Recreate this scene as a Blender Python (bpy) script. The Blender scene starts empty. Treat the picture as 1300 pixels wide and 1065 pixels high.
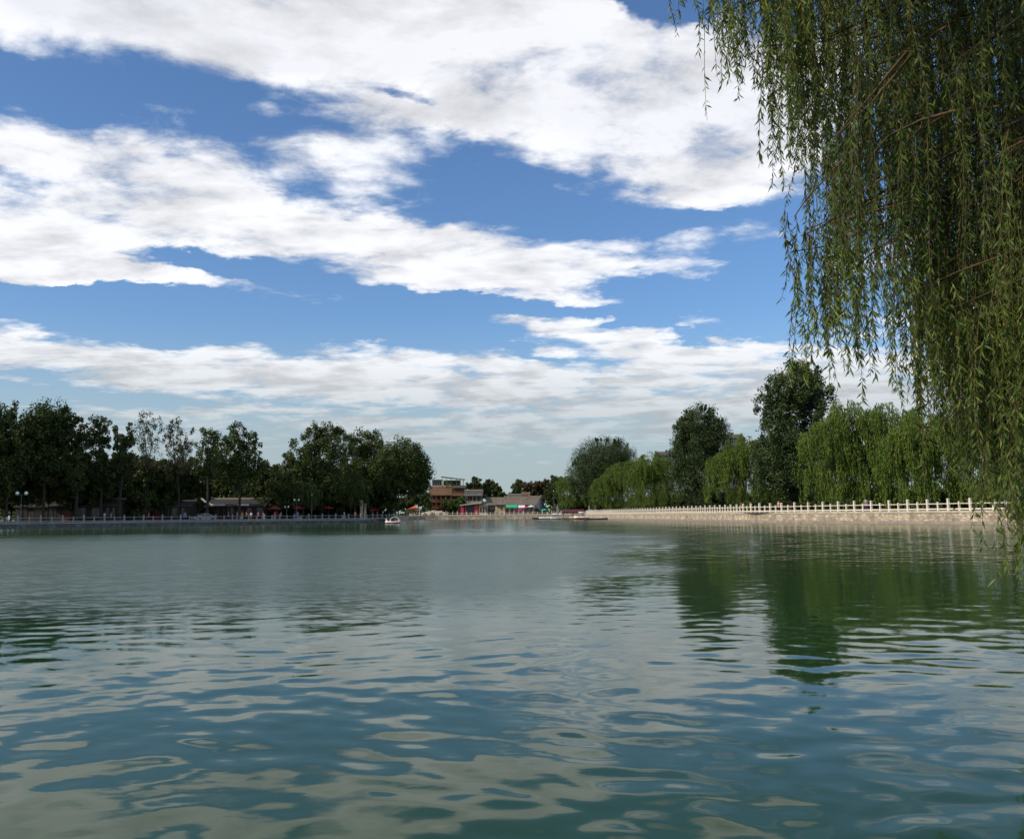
import bpy, bmesh, math, random
import numpy as np
from mathutils import Vector, Matrix

SC = bpy.context.scene
COL = SC.collection
R = math.radians
random.seed(7)
rng = np.random.default_rng(7)

# ------------------------------------------------------------------ camera
F = 1180.0
H = 1.45
PITCH = math.atan((653.5 - 487.5) / F)
ROLL = R(0.48)
cam_d = bpy.data.cameras.new('camera')
cam = bpy.data.objects.new('camera', cam_d)
COL.objects.link(cam)
CM = (Matrix.Rotation(math.pi / 2 + PITCH, 4, 'X') @ Matrix.Rotation(-ROLL, 4, 'Z'))
cam.matrix_world = Matrix.Translation((0, 0, H)) @ CM
cam_d.sensor_width = 36
cam_d.sensor_fit = 'HORIZONTAL'
cam_d.lens = 36 * F / 1300
cam_d.shift_y = -45 / 1300
cam_d.clip_start = 0.05
cam_d.clip_end = 9000
SC.camera = cam
C3 = CM.to_3x3()


def ray(px, py):
    return C3 @ Vector(((px - 650) / F, (487.5 - py) / F, -1))


def at(px, py, Y):
    d = ray(px, py)
    return Vector((0, 0, H)) + d * (Y / d.y)


def slope(px):
    d = ray(px, 650)
    return d.x / d.y


# ------------------------------------------------------------------ helpers
def tag(o, label=None, cat=None, group=None, kind=None):
    if label: o['label'] = label
    if cat: o['category'] = cat
    if group: o['group'] = group
    if kind: o['kind'] = kind
    return o


def empty(name, loc, label, cat, group=None, rz=0):
    o = bpy.data.objects.new(name, None)
    COL.objects.link(o)
    o.location = loc
    o.rotation_euler = (0, 0, rz)
    o.empty_display_size = 0.3
    return tag(o, label, cat, group)


def link(name, me, mats, parent=None, loc=None):
    o = bpy.data.objects.new(name, me)
    COL.objects.link(o)
    if not isinstance(mats, (list, tuple)): mats = [mats]
    if len(me.materials) == 0:
        for m in mats: me.materials.append(m)
    if parent: o.parent = parent
    if loc is not None: o.location = loc
    return o


class MB:
    def __init__(s):
        s.v = []; s.f = []; s.mi = []; s.sm = []

    def add(s, vs, fs, mi=0, smooth=False):
        b = len(s.v)
        s.v += [tuple(v) for v in vs]
        for f in fs:
            s.f.append([b + i for i in f]); s.mi.append(mi); s.sm.append(smooth)
        return s

    def box(s, x0, x1, y0, y1, z0, z1, mi=0, b=0.0, rz=0, c=(0, 0)):
        vs = []
        if b > 0:
            for z, k in ((z0, 0), (z1 - b, 0), (z1, b)):
                vs += [(x0 + k, y0 + k, z), (x1 - k, y0 + k, z), (x1 - k, y1 - k, z), (x0 + k, y1 - k, z)]
            fs = [(3, 2, 1, 0), (8, 9, 10, 11)]
            for r in (0, 4):
                for i in range(4):
                    j = (i + 1) % 4
                    fs.append((r + i, r + j, r + 4 + j, r + 4 + i))
        else:
            vs = [(x0, y0, z0), (x1, y0, z0), (x1, y1, z0), (x0, y1, z0), (x0, y0, z1), (x1, y0, z1), (x1, y1, z1), (x0, y1, z1)]
            fs = [(3, 2, 1, 0), (4, 5, 6, 7), (0, 1, 5, 4), (1, 2, 6, 5), (2, 3, 7, 6), (3, 0, 4, 7)]
        if rz:
            ca, sa = math.cos(rz), math.sin(rz)
            vs = [(c[0] + (x - c[0]) * ca - (y - c[1]) * sa, c[1] + (x - c[0]) * sa + (y - c[1]) * ca, z) for x, y, z in vs]
        return s.add(vs, fs, mi)

    def tube(s, pts, rad, n=6, mi=0, cap=True):
        pts = [Vector(p) for p in pts]
        if not isinstance(rad, (list, tuple)): rad = [rad] * len(pts)
        vs = []; fs = []
        for i, p in enumerate(pts):
            t = (pts[min(i + 1, len(pts) - 1)] - pts[max(i - 1, 0)]).normalized()
            a = Vector((1, 0, 0)) if abs(t.x) < 0.8 else Vector((0, 1, 0))
            u = t.cross(a).normalized(); w = t.cross(u)
            for k in range(n):
                g = 2 * math.pi * k / n
                vs.append(p + (u * math.cos(g) + w * math.sin(g)) * rad[i])
        for i in range(len(pts) - 1):
            for k in range(n):
                k2 = (k + 1) % n
                fs.append((i * n + k, i * n + k2, (i + 1) * n + k2, (i + 1) * n + k))
        if cap:
            fs.append(tuple(range(n))); fs.append(tuple(reversed([(len(pts) - 1) * n + k for k in range(n)])))
        return s.add(vs, fs, mi, True)

    def lathe(s, c, prof, n=12, mi=0, sx=1, sy=1):
        vs = []; fs = []
        for r, z in prof:
            for k in range(n):
                g = 2 * math.pi * k / n
                vs.append((c[0] + r * sx * math.cos(g), c[1] + r * sy * math.sin(g), c[2] + z))
        for i in range(len(prof) - 1):
            for k in range(n):
                k2 = (k + 1) % n
                fs.append((i * n + k, i * n + k2, (i + 1) * n + k2, (i + 1) * n + k))
        fs.append(tuple(reversed(range(n)))); fs.append(tuple((len(prof) - 1) * n + k for k in range(n)))
        return s.add(vs, fs, mi, True)

    def build(s, name, mats, parent=None, loc=None):
        me = bpy.data.meshes.new(name)
        me.from_pydata(s.v, [], s.f)
        me.polygons.foreach_set('material_index', s.mi)
        me.polygons.foreach_set('use_smooth', s.sm)
        me.update()
        return link(name, me, mats, parent, loc)


# ------------------------------------------------------------------ materials
def new_mat(name):
    m = bpy.data.materials.new(name)
    m.use_nodes = True
    nt = m.node_tree
    nt.nodes.clear()
    return m, nt, nt.nodes, nt.links


def mat(name, c, rough=0.7, var=0.25, scale=3.0, bump=0.0, bscale=None, metal=0.0, spec=0.4, c2=None, stretch=(1, 1, 1)):
    m, nt, N, L = new_mat(name)
    out = N.new('ShaderNodeOutputMaterial'); b = N.new('ShaderNodeBsdfPrincipled')
    tc = N.new('ShaderNodeTexCoord'); mp = N.new('ShaderNodeMapping'); mp.inputs['Scale'].default_value = stretch
    L.new(tc.outputs['Object'], mp.inputs['Vector'])
    n1 = N.new('ShaderNodeTexNoise'); n1.inputs['Scale'].default_value = scale; n1.inputs['Detail'].default_value = 6
    n1.inputs['Roughness'].default_value = 0.65
    L.new(mp.outputs['Vector'], n1.inputs['Vector'])
    cr = N.new('ShaderNodeValToRGB')
    a = [x * (1 - var) for x in c]; d = [min(1, x * (1 + var)) for x in c] if c2 is None else list(c2)
    cr.color_ramp.elements[0].position = 0.32; cr.color_ramp.elements[0].color = (*a, 1)
    cr.color_ramp.elements[1].position = 0.68; cr.color_ramp.elements[1].color = (*d, 1)
    L.new(n1.outputs['Fac'], cr.inputs['Fac'])
    L.new(cr.outputs['Color'], b.inputs['Base Color'])
    b.inputs['Roughness'].default_value = rough
    b.inputs['Metallic'].default_value = metal
    b.inputs['Specular IOR Level'].default_value = spec
    if bump:
        n2 = N.new('ShaderNodeTexNoise'); n2.inputs['Scale'].default_value = bscale or scale * 5; n2.inputs['Detail'].default_value = 5
        L.new(mp.outputs['Vector'], n2.inputs['Vector'])
        bp = N.new('ShaderNodeBump'); bp.inputs['Distance'].default_value = bump
        L.new(n2.outputs['Fac'], bp.inputs['Height']); L.new(bp.outputs['Normal'], b.inputs['Normal'])
    L.new(b.outputs['BSDF'], out.inputs['Surface'])
    return m


def leaf_mat(name, stops, trans=0.3, rough=0.55):
    m, nt, N, L = new_mat(name)
    out = N.new('ShaderNodeOutputMaterial'); b = N.new('ShaderNodeBsdfPrincipled')
    g = N.new('ShaderNodeNewGeometry'); tc = N.new('ShaderNodeTexCoord')
    n1 = N.new('ShaderNodeTexNoise'); n1.inputs['Scale'].default_value = 0.45; n1.inputs['Detail'].default_value = 3
    L.new(tc.outputs['Object'], n1.inputs['Vector'])
    ma = N.new('ShaderNodeMath'); ma.operation = 'MULTIPLY_ADD'; ma.inputs[1].default_value = 0.45
    L.new(g.outputs['Random Per Island'], ma.inputs[0])
    mb = N.new('ShaderNodeMath'); mb.operation = 'MULTIPLY_ADD'; mb.inputs[1].default_value = 1.2; mb.inputs[2].default_value = -0.33
    L.new(n1.outputs['Fac'], mb.inputs[0]); L.new(mb.outputs[0], ma.inputs[2])
    cr = N.new('ShaderNodeValToRGB')
    e = cr.color_ramp.elements
    while len(e) < len(stops): e.new(0.5)
    for i, (p, c) in enumerate(stops):
        e[i].position = p; e[i].color = (*c, 1)
    L.new(ma.outputs[0], cr.inputs['Fac'])
    L.new(cr.outputs['Color'], b.inputs['Base Color'])
    b.inputs['Roughness'].default_value = rough; b.inputs['Specular IOR Level'].default_value = 0.3
    t = N.new('ShaderNodeBsdfTranslucent'); mx = N.new('ShaderNodeMixShader'); mx.inputs[0].default_value = trans
    L.new(cr.outputs['Color'], t.inputs['Color'])
    L.new(b.outputs['BSDF'], mx.inputs[1]); L.new(t.outputs['BSDF'], mx.inputs[2])
    L.new(mx.outputs[0], out.inputs['Surface'])
    return m


def stone_mat(name, c1, c2, mortar, sx=1.2, sy=2.5, dirt=0.5):
    """masonry of irregular blocks with stains; object coords (x along world, z up)"""
    m, nt, N, L = new_mat(name)
    out = N.new('ShaderNodeOutputMaterial'); b = N.new('ShaderNodeBsdfPrincipled')
    tc = N.new('ShaderNodeTexCoord'); mp = N.new('ShaderNodeMapping'); mp.inputs['Scale'].default_value = (sx, sx, sy)
    L.new(tc.outputs['Object'], mp.inputs['Vector'])
    v = N.new('ShaderNodeTexVoronoi'); v.feature = 'F1'; v.inputs['Scale'].default_value = 1.0
    ve = N.new('ShaderNodeTexVoronoi'); ve.feature = 'DISTANCE_TO_EDGE'; ve.inputs['Scale'].default_value = 1.0
    L.new(mp.outputs[0], v.inputs['Vector']); L.new(mp.outputs[0], ve.inputs['Vector'])
    sp = N.new('ShaderNodeSeparateColor'); L.new(v.outputs['Color'], sp.inputs[0])
    mx = N.new('ShaderNodeMix'); mx.data_type = 'RGBA'; mx.inputs[6].default_value = (*c1, 1); mx.inputs[7].default_value = (*c2, 1)
    L.new(sp.outputs[0], mx.inputs[0])
    n = N.new('ShaderNodeTexNoise'); n.inputs['Scale'].default_value = 0.9; n.inputs['Detail'].default_value = 8
    L.new(tc.outputs['Object'], n.inputs['Vector'])
    mr = N.new('ShaderNodeMapRange'); mr.inputs[1].default_value = 0.35; mr.inputs[2].default_value = 0.65; mr.inputs[3].default_value = 1 - dirt; mr.inputs[4].default_value = 1.15
    L.new(n.outputs[0], mr.inputs[0])
    m2 = N.new('ShaderNodeMix'); m2.data_type = 'RGBA'; m2.blend_type = 'MULTIPLY'; m2.inputs[0].default_value = 1
    L.new(mx.outputs[2], m2.inputs[6]); L.new(mr.outputs[0], m2.inputs[7])
    lt = N.new('ShaderNodeMath'); lt.operation = 'LESS_THAN'; lt.inputs[1].default_value = 0.045; L.new(ve.outputs['Distance'], lt.inputs[0])
    m3 = N.new('ShaderNodeMix'); m3.data_type = 'RGBA'; m3.inputs[7].default_value = (*mortar, 1)
    L.new(lt.outputs[0], m3.inputs[0]); L.new(m2.outputs[2], m3.inputs[6]); L.new(m3.outputs[2], b.inputs['Base Color'])
    bp = N.new('ShaderNodeBump'); bp.inputs['Distance'].default_value = 0.05; L.new(ve.outputs['Distance'], bp.inputs['Height']); L.new(bp.outputs[0], b.inputs['Normal'])
    b.inputs['Roughness'].default_value = 0.85
    L.new(b.outputs[0], out.inputs[0])
    return m


def roof_mat(name, c, scale=8):
    m, nt, N, L = new_mat(name)
    out = N.new('ShaderNodeOutputMaterial'); b = N.new('ShaderNodeBsdfPrincipled')
    tc = N.new('ShaderNodeTexCoord')
    w = N.new('ShaderNodeTexWave'); w.wave_type = 'BANDS'; w.bands_direction = 'X'; w.inputs['Scale'].default_value = scale / 6.28
    L.new(tc.outputs['Object'], w.inputs['Vector'])
    n = N.new('ShaderNodeTexNoise'); n.inputs['Scale'].default_value = 1.3; n.inputs['Detail'].default_value = 7; L.new(tc.outputs['Object'], n.inputs['Vector'])
    cr = N.new('ShaderNodeValToRGB'); cr.color_ramp.elements[0].position = .3; cr.color_ramp.elements[1].position = .7
    cr.color_ramp.elements[0].color = (*[x * .6 for x in c], 1); cr.color_ramp.elements[1].color = (*[x * 1.3 for x in c], 1)
    L.new(n.outputs[0], cr.inputs[0]); L.new(cr.outputs[0], b.inputs['Base Color'])
    bp = N.new('ShaderNodeBump'); bp.inputs['Distance'].default_value = 0.06; L.new(w.outputs['Fac'], bp.inputs['Height']); L.new(bp.outputs[0], b.inputs['Normal'])
    b.inputs['Roughness'].default_value = 0.8
    L.new(b.outputs[0], out.inputs[0])
    return m


M = {}
M['marble'] = mat('white_stone', (0.74, 0.66, 0.53), 0.6, 0.16, 2.5, 0.01)
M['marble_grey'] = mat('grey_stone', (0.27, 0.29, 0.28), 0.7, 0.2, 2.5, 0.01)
M['coping'] = mat('coping_stone', (0.50, 0.42, 0.33), 0.8, 0.25, 1.2, 0.02)
M['wall_warm'] = stone_mat('warm_masonry', (0.50, 0.40, 0.28), (0.62, 0.50, 0.35), (0.22, 0.18, 0.13))
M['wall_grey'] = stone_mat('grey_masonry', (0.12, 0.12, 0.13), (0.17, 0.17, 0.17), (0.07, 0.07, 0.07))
M['ledge'] = mat('wet_concrete', (0.30, 0.25, 0.20), 0.6, 0.3, 0.8, 0.02)
M['soil'] = mat('soil', (0.10, 0.085, 0.055), 0.95, 0.4, 0.3, 0.05, c2=(0.06, 0.075, 0.03))
M['paving'] = mat('paving', (0.26, 0.24, 0.21), 0.85, 0.2, 0.8, 0.01)
M['bark'] = mat('bark', (0.04, 0.032, 0.025), 0.9, 0.4, 4, 0.05, stretch=(1, 1, .25))
M['bark_pale'] = mat('bark_pale', (0.16, 0.14, 0.11), 0.9, 0.4, 4, 0.05, stretch=(1, 1, .25))
M['twig'] = mat('twig_bark', (0.10, 0.06, 0.022), 0.8, 0.3, 10)
M['roof_brown'] = roof_mat('brown_tiles', (0.17, 0.085, 0.042))
M['roof_grey'] = roof_mat('grey_tiles', (0.085, 0.08, 0.07))
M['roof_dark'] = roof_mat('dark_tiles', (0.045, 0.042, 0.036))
M['roof_tan'] = roof_mat('tan_tiles', (0.19, 0.15, 0.11))
M['ridge'] = mat('ridge_stone', (0.33, 0.28, 0.22), 0.8, 0.2, 2)
M['wood_red'] = mat('red_lacquer', (0.13, 0.026, 0.02), 0.5, 0.25, 2)
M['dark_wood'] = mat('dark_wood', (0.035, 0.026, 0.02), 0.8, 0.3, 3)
M['wood_brown'] = mat('brown_wood', (0.12, 0.06, 0.03), 0.7, 0.3, 3)
M['wood_orange'] = mat('orange_wood', (0.18, 0.08, 0.032), 0.6, 0.2, 3)
M['glass'] = mat('dark_glass', (0.02, 0.025, 0.03), 0.12, 0.1, 1, spec=0.6)
M['plaster'] = mat('plaster', (0.26, 0.245, 0.21), 0.85, 0.15, 1.5)
M['brick_grey'] = mat('grey_brick', (0.13, 0.125, 0.12), 0.85, 0.2, 2)
M['white'] = mat('white_paint', (0.78, 0.77, 0.72), 0.4, 0.06, 2)
M['cream'] = mat('cream_paint', (0.55, 0.48, 0.33), 0.6, 0.15, 2)
M['yellow'] = mat('yellow_paint', (0.55, 0.38, 0.08), 0.6, 0.12, 2)
M['pink'] = mat('crimson_paint', (0.42, 0.045, 0.07), 0.5, 0.15, 2)
M['green_canvas'] = mat('green_canvas', (0.02, 0.42, 0.20), 0.7, 0.1, 2)
M['red_canvas'] = mat('red_canvas', (0.22, 0.014, 0.014), 0.7, 0.12, 2)
M['magenta_canvas'] = mat('magenta_canvas', (0.45, 0.03, 0.12), 0.7, 0.12, 2)
M['orange_canvas'] = mat('orange_canvas', (0.75, 0.13, 0.02), 0.7, 0.12, 2)
M['dark_canvas'] = mat('dark_canvas', (0.03, 0.035, 0.045), 0.7, 0.2, 2)
M['maroon_canvas'] = mat('maroon_canvas', (0.09, 0.02, 0.022), 0.7, 0.2, 2)
M['pale_canvas'] = mat('pale_canvas', (0.62, 0.72, 0.66), 0.7, 0.1, 2)
M['metal'] = mat('grey_metal', (0.12, 0.12, 0.12), 0.4, 0.15, 5, metal=0.7)
M['lamp_globe'] = mat('opal_globe', (0.85, 0.88, 0.85), 0.25, 0.03, 2)
M['car'] = mat('silver_paint', (0.30, 0.32, 0.33), 0.25, 0.04, 1, metal=0.3, spec=.6)
M['rubber'] = mat('rubber', (0.02, 0.02, 0.02), 0.8, 0.1, 5)
M['hull_red'] = mat('red_hull', (0.35, 0.03, 0.02), 0.35, 0.1, 2)
M['hull_dark'] = mat('dark_hull', (0.05, 0.035, 0.03), 0.5, 0.3, 2)
M['rock'] = mat('pale_rock', (0.42, 0.35, 0.26), 0.9, 0.35, 1.2, 0.1)
M['skin'] = mat('skin', (0.48, 0.27, 0.18), 0.5, 0.06, 5)
M['hair'] = mat('black_hair', (0.012, 0.010, 0.009), 0.5, 0.2, 20)
M['deadleaf'] = mat('fallen_leaf', (0.50, 0.30, 0.10), 0.6, 0.3, 20)

LM = {}
LM['dark'] = leaf_mat('poplar_leaves', [(0.1, (0.024, 0.044, 0.010)), (0.55, (0.055, 0.082, 0.018)), (0.95, (0.12, 0.135, 0.028))], 0.2)
LM['mid'] = leaf_mat('broad_leaves', [(0.1, (0.028, 0.050, 0.011)), (0.5, (0.062, 0.092, 0.018)), (0.95, (0.14, 0.155, 0.028))], 0.2)
LM['sparse'] = leaf_mat('thin_poplar_leaves', [(0.1, (0.04, 0.05, 0.02)), (0.5, (0.075, 0.085, 0.035)), (0.95, (0.13, 0.11, 0.045))], 0.25)
LM['grey'] = leaf_mat('white_poplar_leaves', [(0.1, (0.024, 0.046, 0.012)), (0.6, (0.056, 0.088, 0.024)), (0.85, (0.10, 0.115, 0.038)), (1.0, (0.20, 0.18, 0.09))], 0.12)
LM['willow'] = leaf_mat('willow_leaves', [(0.05, (0.05, 0.09, 0.010)), (0.5, (0.10, 0.155, 0.017)), (1.0, (0.19, 0.22, 0.03))], 0.25)
LM['near'] = leaf_mat('near_willow_leaves', [(0.08, (0.018, 0.036, 0.006)), (0.5, (0.085, 0.135, 0.018)), (0.85, (0.21, 0.25, 0.04)), (1.0, (0.28, 0.30, 0.08))], 0.22)
LM['brown'] = leaf_mat('autumn_leaves', [(0.1, (0.035, 0.038, 0.015)), (0.5, (0.075, 0.062, 0.025)), (0.95, (0.13, 0.085, 0.035))], 0.2)
LM['bush'] = leaf_mat('bush_leaves', [(0.1, (0.03, 0.06, 0.01)), (0.5, (0.06, 0.11, 0.016)), (0.95, (0.11, 0.16, 0.03))], 0.2)

# ------------------------------------------------------------------ shoreline
ZL, ZR, ZF, ZN = 0.78, 1.48, 1.42, 0.2
LEFT = [(-112, 131), (-80, 157.5), (-47, 190), (-26, 214)]
RIGHT = [(26.6, 300), (28.4, 257), (35.8, 140), (49.6, 101), (57, 80)]
shore = [(-150, 70, .5), (-135, 110, ZL)] + [(x, y, ZL) for x, y in LEFT] + [(-29.5, 232, ZL), (-37, 336, ZF), (-10, 338, ZF), (26, 338, ZF)] + \
        [(x, y, ZR) for x, y in RIGHT] + [(52, 55, 1.0), (30, 32, .4), (9.5, 10, ZN), (3.2, 1.3, ZN), (-3, 0.9, ZN), (-40, 1, ZN), (-110, 15, .3)]
CEN = Vector((0, 150))

# ground ring
g = MB()
n = len(shore)
scales = [1.0, 1.06, 1.25, 1.7, 3.0, 30.0]
vs = []
for k, s_ in enumerate(scales):
    for x, y, z in shore:
        zz = z if s_ < 1.2 else (z * 0.6 + 1.2 * 0.4 if s_ < 2 else 1.2)
        vs.append((CEN.x + (x - CEN.x) * s_, CEN.y + (y - CEN.y) * s_, zz))
fs = []
for k in range(len(scales) - 1):
    for i in range(n):
        j = (i + 1) % n
        fs.append((k * n + i, k * n + j, (k + 1) * n + j, (k + 1) * n + i))
g.add(vs, [tuple(reversed(f)) for f in fs])
tag(g.build('ground', M['soil']), kind='structure')

g = MB()
g.add([(x, y, -1.6) for x, y, z in shore], [tuple(range(n))])
# (lake bed lies under the water sheet)
tag(g.build('lake_bed', M['soil']), kind='structure')


def offset_poly(pl, d):
    """offset polyline to its outer (land) side: land lies away from CEN"""
    P = [Vector(p) for p in pl]
    out = []
    for i, p in enumerate(P):
        t = (P[min(i + 1, len(P) - 1)] - P[max(i - 1, 0)]).normalized()
        nn = Vector((t.y, -t.x))
        if nn.dot(p - CEN) < 0: nn = -nn
        out.append(p + nn * d)
    return out


def strip(mb, pa, za, pb, zb, mi=0):
    k = len(pa)
    vs = [(p.x, p.y, za) for p in pa] + [(p.x, p.y, zb) for p in pb]
    mb.add(vs, [(i, i + 1, k + i + 1, k + i) for i in range(k - 1)], mi)


def resample(pl, step):
    P = [Vector(p) for p in pl]
    out = [P[0]]
    carry = 0
    for a, b in zip(P, P[1:]):
        L_ = (b - a).length; t = step - carry
        while t <= L_:
            out.append(a + (b - a) * (t / L_)); t += step
        carry = L_ - (t - step)
    return out


def profile_sweep(mb, pl, prof, mi=0):
    """sweep profile [(offset, z)...] closed along polyline"""
    rows = [offset_poly(pl, o) for o, z in prof]
    k = len(pl); m_ = len(prof)
    vs = []
    for r, (o, z) in zip(rows, prof):
        vs += [(p.x, p.y, z) for p in r]
    fs = []
    for a in range(m_):
        b = (a + 1) % m_
        for i in range(k - 1):
            fs.append((a * k + i, a * k + i + 1, b * k + i + 1, b * k + i))
    fs.append(tuple(a * k for a in range(m_)))
    fs.append(tuple(a * k + k - 1 for a in reversed(range(m_))))
    mb.add(vs, fs, mi)


def fine(pl, step=6):
    r = resample(pl, step)
    if (r[-1] - Vector(pl[-1])).length > 0.5: r.append(Vector(pl[-1]))
    # fillet by simple smoothing
    for _ in range(2):
        r = [r[0]] + [(r[i - 1] + r[i] * 2 + r[i + 1]) / 4 for i in range(1, len(r) - 1)] + [r[-1]]
    return r


def wall_thing(label, pl, z, wm, cm, ledge=False):
    r = fine(pl)
    o = empty('embankment_wall', (0, 0, 0), label, 'wall')
    mb = MB(); profile_sweep(mb, r, [(-0.05, -1.5), (-0.05, z - 0.2), (0.62, z - 0.2), (0.62, -1.5)])
    mb.build('masonry', wm, o)
    mb = MB(); profile_sweep(mb, r, [(-0.13, z - 0.197), (-0.13, z + 0.05), (0.75, z + 0.05), (0.75, z - 0.197)])
    mb.build('coping', cm, o)
    if ledge:
        mb = MB(); profile_sweep(mb, r, [(-0.62, -1.4), (-0.58, 0.33), (-0.053, 0.36), (-0.053, -1.4)])
        mb.build('ledge', M['ledge'], o)
    return r


# path strips (promenades)
def promenade(r, z, w):
    mb = MB(); strip(mb, offset_poly(r, 0.76), z + .012, offset_poly(r, w), z + .012)
    return tag(mb.build('promenade', M['paving']), kind='structure')


fullL = [(-135, 110)] + LEFT + [(-29.5, 232)]
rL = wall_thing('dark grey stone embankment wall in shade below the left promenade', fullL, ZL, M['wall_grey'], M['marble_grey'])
promenade(rL, ZL, 6)
fullF = [(-29.5, 232), (-37, 336), (-10, 338), (26, 338)]
rF = wall_thing('low stone embankment wall below the shops at the far end of the lake', fullF, ZF, M['wall_warm'], M['coping'])
promenade(rF, ZF, 5)
fullR = [(26, 338)] + RIGHT
rR = wall_thing('long sunlit beige stone embankment wall with a ledge under the right willows', fullR + [(52, 55)], ZR, M['wall_warm'], M['coping'], True)
promenade(rR, ZR, 5)


def lineX(r, px, off):
    """point on polyline r (offset off) seen at pixel column px"""
    o = offset_poly(r, off)
    s_ = slope(px)
    best = None
    for a, b in zip(o, o[1:]):
        fa = a.x - s_ * a.y; fb = b.x - s_ * b.y
        if fa * fb <= 0 and fa != fb:
            t = fa / (fa - fb); p = a + (b - a) * t
            if best is None or p.y < best.y: best = p
    if best is None:
        best = min(o, key=lambda p: abs(p.x - s_ * p.y))
    return best


# ------------------------------------------------------------------ railings
def post_mesh(h, w, m_):
    mb = MB()
    mb.box(-w / 2, w / 2, -w / 2, w / 2, 0, h * 0.86, b=0.01)
    mb.box(-w * .36, w * .36, -w * .36, w * .36, h * 0.86, h * .89)
    mb.box(-w * .55, w * .55, -w * .55, w * .55, h * 0.89, h, b=w * .25)
    return mb


def railing(label, r, z, m_, step=1.6, tall=1.3, short=0.98, off=0.3, group=None):
    o = empty('stone_railing', (0, 0, 0), label, 'railing')
    pts = resample([tuple(p) for p in offset_poly(r, off)], step)
    zt = z + 0.05
    mt = post_mesh(tall, 0.23, m_).build('tall_post', m_, o)
    ms = post_mesh(short, 0.17, m_).build('short_post', m_, o)
    for i, p in enumerate(pts):
        q = pts[min(i + 1, len(pts) - 1)] - pts[max(i - 1, 0)]
        src = mt if i % 2 == 0 else ms
        c = src if i < 2 else src.copy()
        if i >= 2: COL.objects.link(c); c.parent = o
        c.location = (p.x, p.y, zt); c.rotation_euler = (0, 0, math.atan2(q.y, q.x) + random.uniform(-.02, .02))
        s_ = random.uniform(.97, 1.03); c.scale = (s_, s_, s_)
    d0, d1 = off - .06, off + .06
    mb = MB(); profile_sweep(mb, r, [(d0, zt + .72), (d0, zt + .81), (d1, zt + .81), (d1, zt + .72)]); mb.build('top_rail', m_, o)
    mb = MB(); profile_sweep(mb, r, [(d0 + .01, zt + .10), (d0 + .01, zt + .24), (d1 - .01, zt + .24), (d1 - .01, zt + .10)]); mb.build('bottom_rail', m_, o)
    return o


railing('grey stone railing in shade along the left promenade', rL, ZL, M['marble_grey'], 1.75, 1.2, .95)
railing('pale stone railing in front of the far shops', fine(fullF[1:]), ZF, M['marble'], 1.7)
railing('long white stone railing in sun along the right bank', rR, ZR, M['marble'], 1.55)


# ------------------------------------------------------------------ foliage
def quads_mesh(name, C, U, V, mt, parent, diamond=False):
    """C centers, U half-width vectors, V half-length vectors -> quads"""
    k = len(C)
    v = np.empty((k, 4, 3), np.float32)
    if diamond:
        v[:, 0] = C - V; v[:, 1] = C + U - V * 0.15; v[:, 2] = C + V; v[:, 3] = C - U - V * 0.15
    else:
        v[:, 0] = C - U - V; v[:, 1] = C + U - V * .8; v[:, 2] = C + U * .7 + V; v[:, 3] = C - U * .8 + V * .9
    me = bpy.data.meshes.new(name)
    me.vertices.add(k * 4); me.loops.add(k * 4); me.polygons.add(k)
    me.vertices.foreach_set('co', v.reshape(-1))
    me.loops.foreach_set('vertex_index', np.arange(k * 4, dtype=np.int32))
    me.polygons.foreach_set('loop_start', np.arange(0, k * 4, 4, dtype=np.int32))
    me.update(calc_edges=True)
    return link(name, me, mt, parent)


def rand_unit(k):
    a = rng.normal(size=(k, 3)); return a / np.linalg.norm(a, axis=1, keepdims=True)


def leaf_cloud(name, centers, crad, per, size, mt, parent, up=0.0, aspect=0.75):
    """clumps of leaves round centers"""
    k = len(centers)
    cr = np.repeat(np.asarray(crad), per)
    C = np.repeat(np.asarray(centers), per, axis=0)
    d = rand_unit(k * per) * (rng.random((k * per, 1)) ** 0.5)
    if up:
        d[:, 2] *= 1 + up
    C = C + d * cr[:, None]
    nrm = rand_unit(k * per) + d * 0.8
    nrm /= np.linalg.norm(nrm, axis=1, keepdims=True)
    a = rand_unit(k * per)
    U = np.cross(nrm, a); U /= np.linalg.norm(U, axis=1, keepdims=True) + 1e-6
    V = np.cross(nrm, U)
    s_ = size * (0.6 + 0.8 * rng.random((k * per, 1)))
    return quads_mesh(name, C, U * s_ * aspect * .5, V * s_ * .5, mt, parent, diamond=True)


def limb(mb, a, b, r0, r1, bend=0.12, n=5, seg=6, sag=0.0):
    a = Vector(a); b = Vector(b); L_ = (b - a).length
    pts = []; rs = []
    o = Vector((random.uniform(-1, 1), random.uniform(-1, 1), random.uniform(-.3, .6))) * L_ * bend
    for i in range(n + 1):
        t = i / n
        p = a.lerp(b, t) + o * math.sin(t * math.pi) + Vector((0, 0, sag * math.sin(t * math.pi)))
        p += Vector((random.uniform(-1, 1), random.uniform(-1, 1), 0)) * L_ * .015
        pts.append(p); rs.append(r0 + (r1 - r0) * t)
    mb.tube(pts, rs, seg)
    return pts


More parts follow.
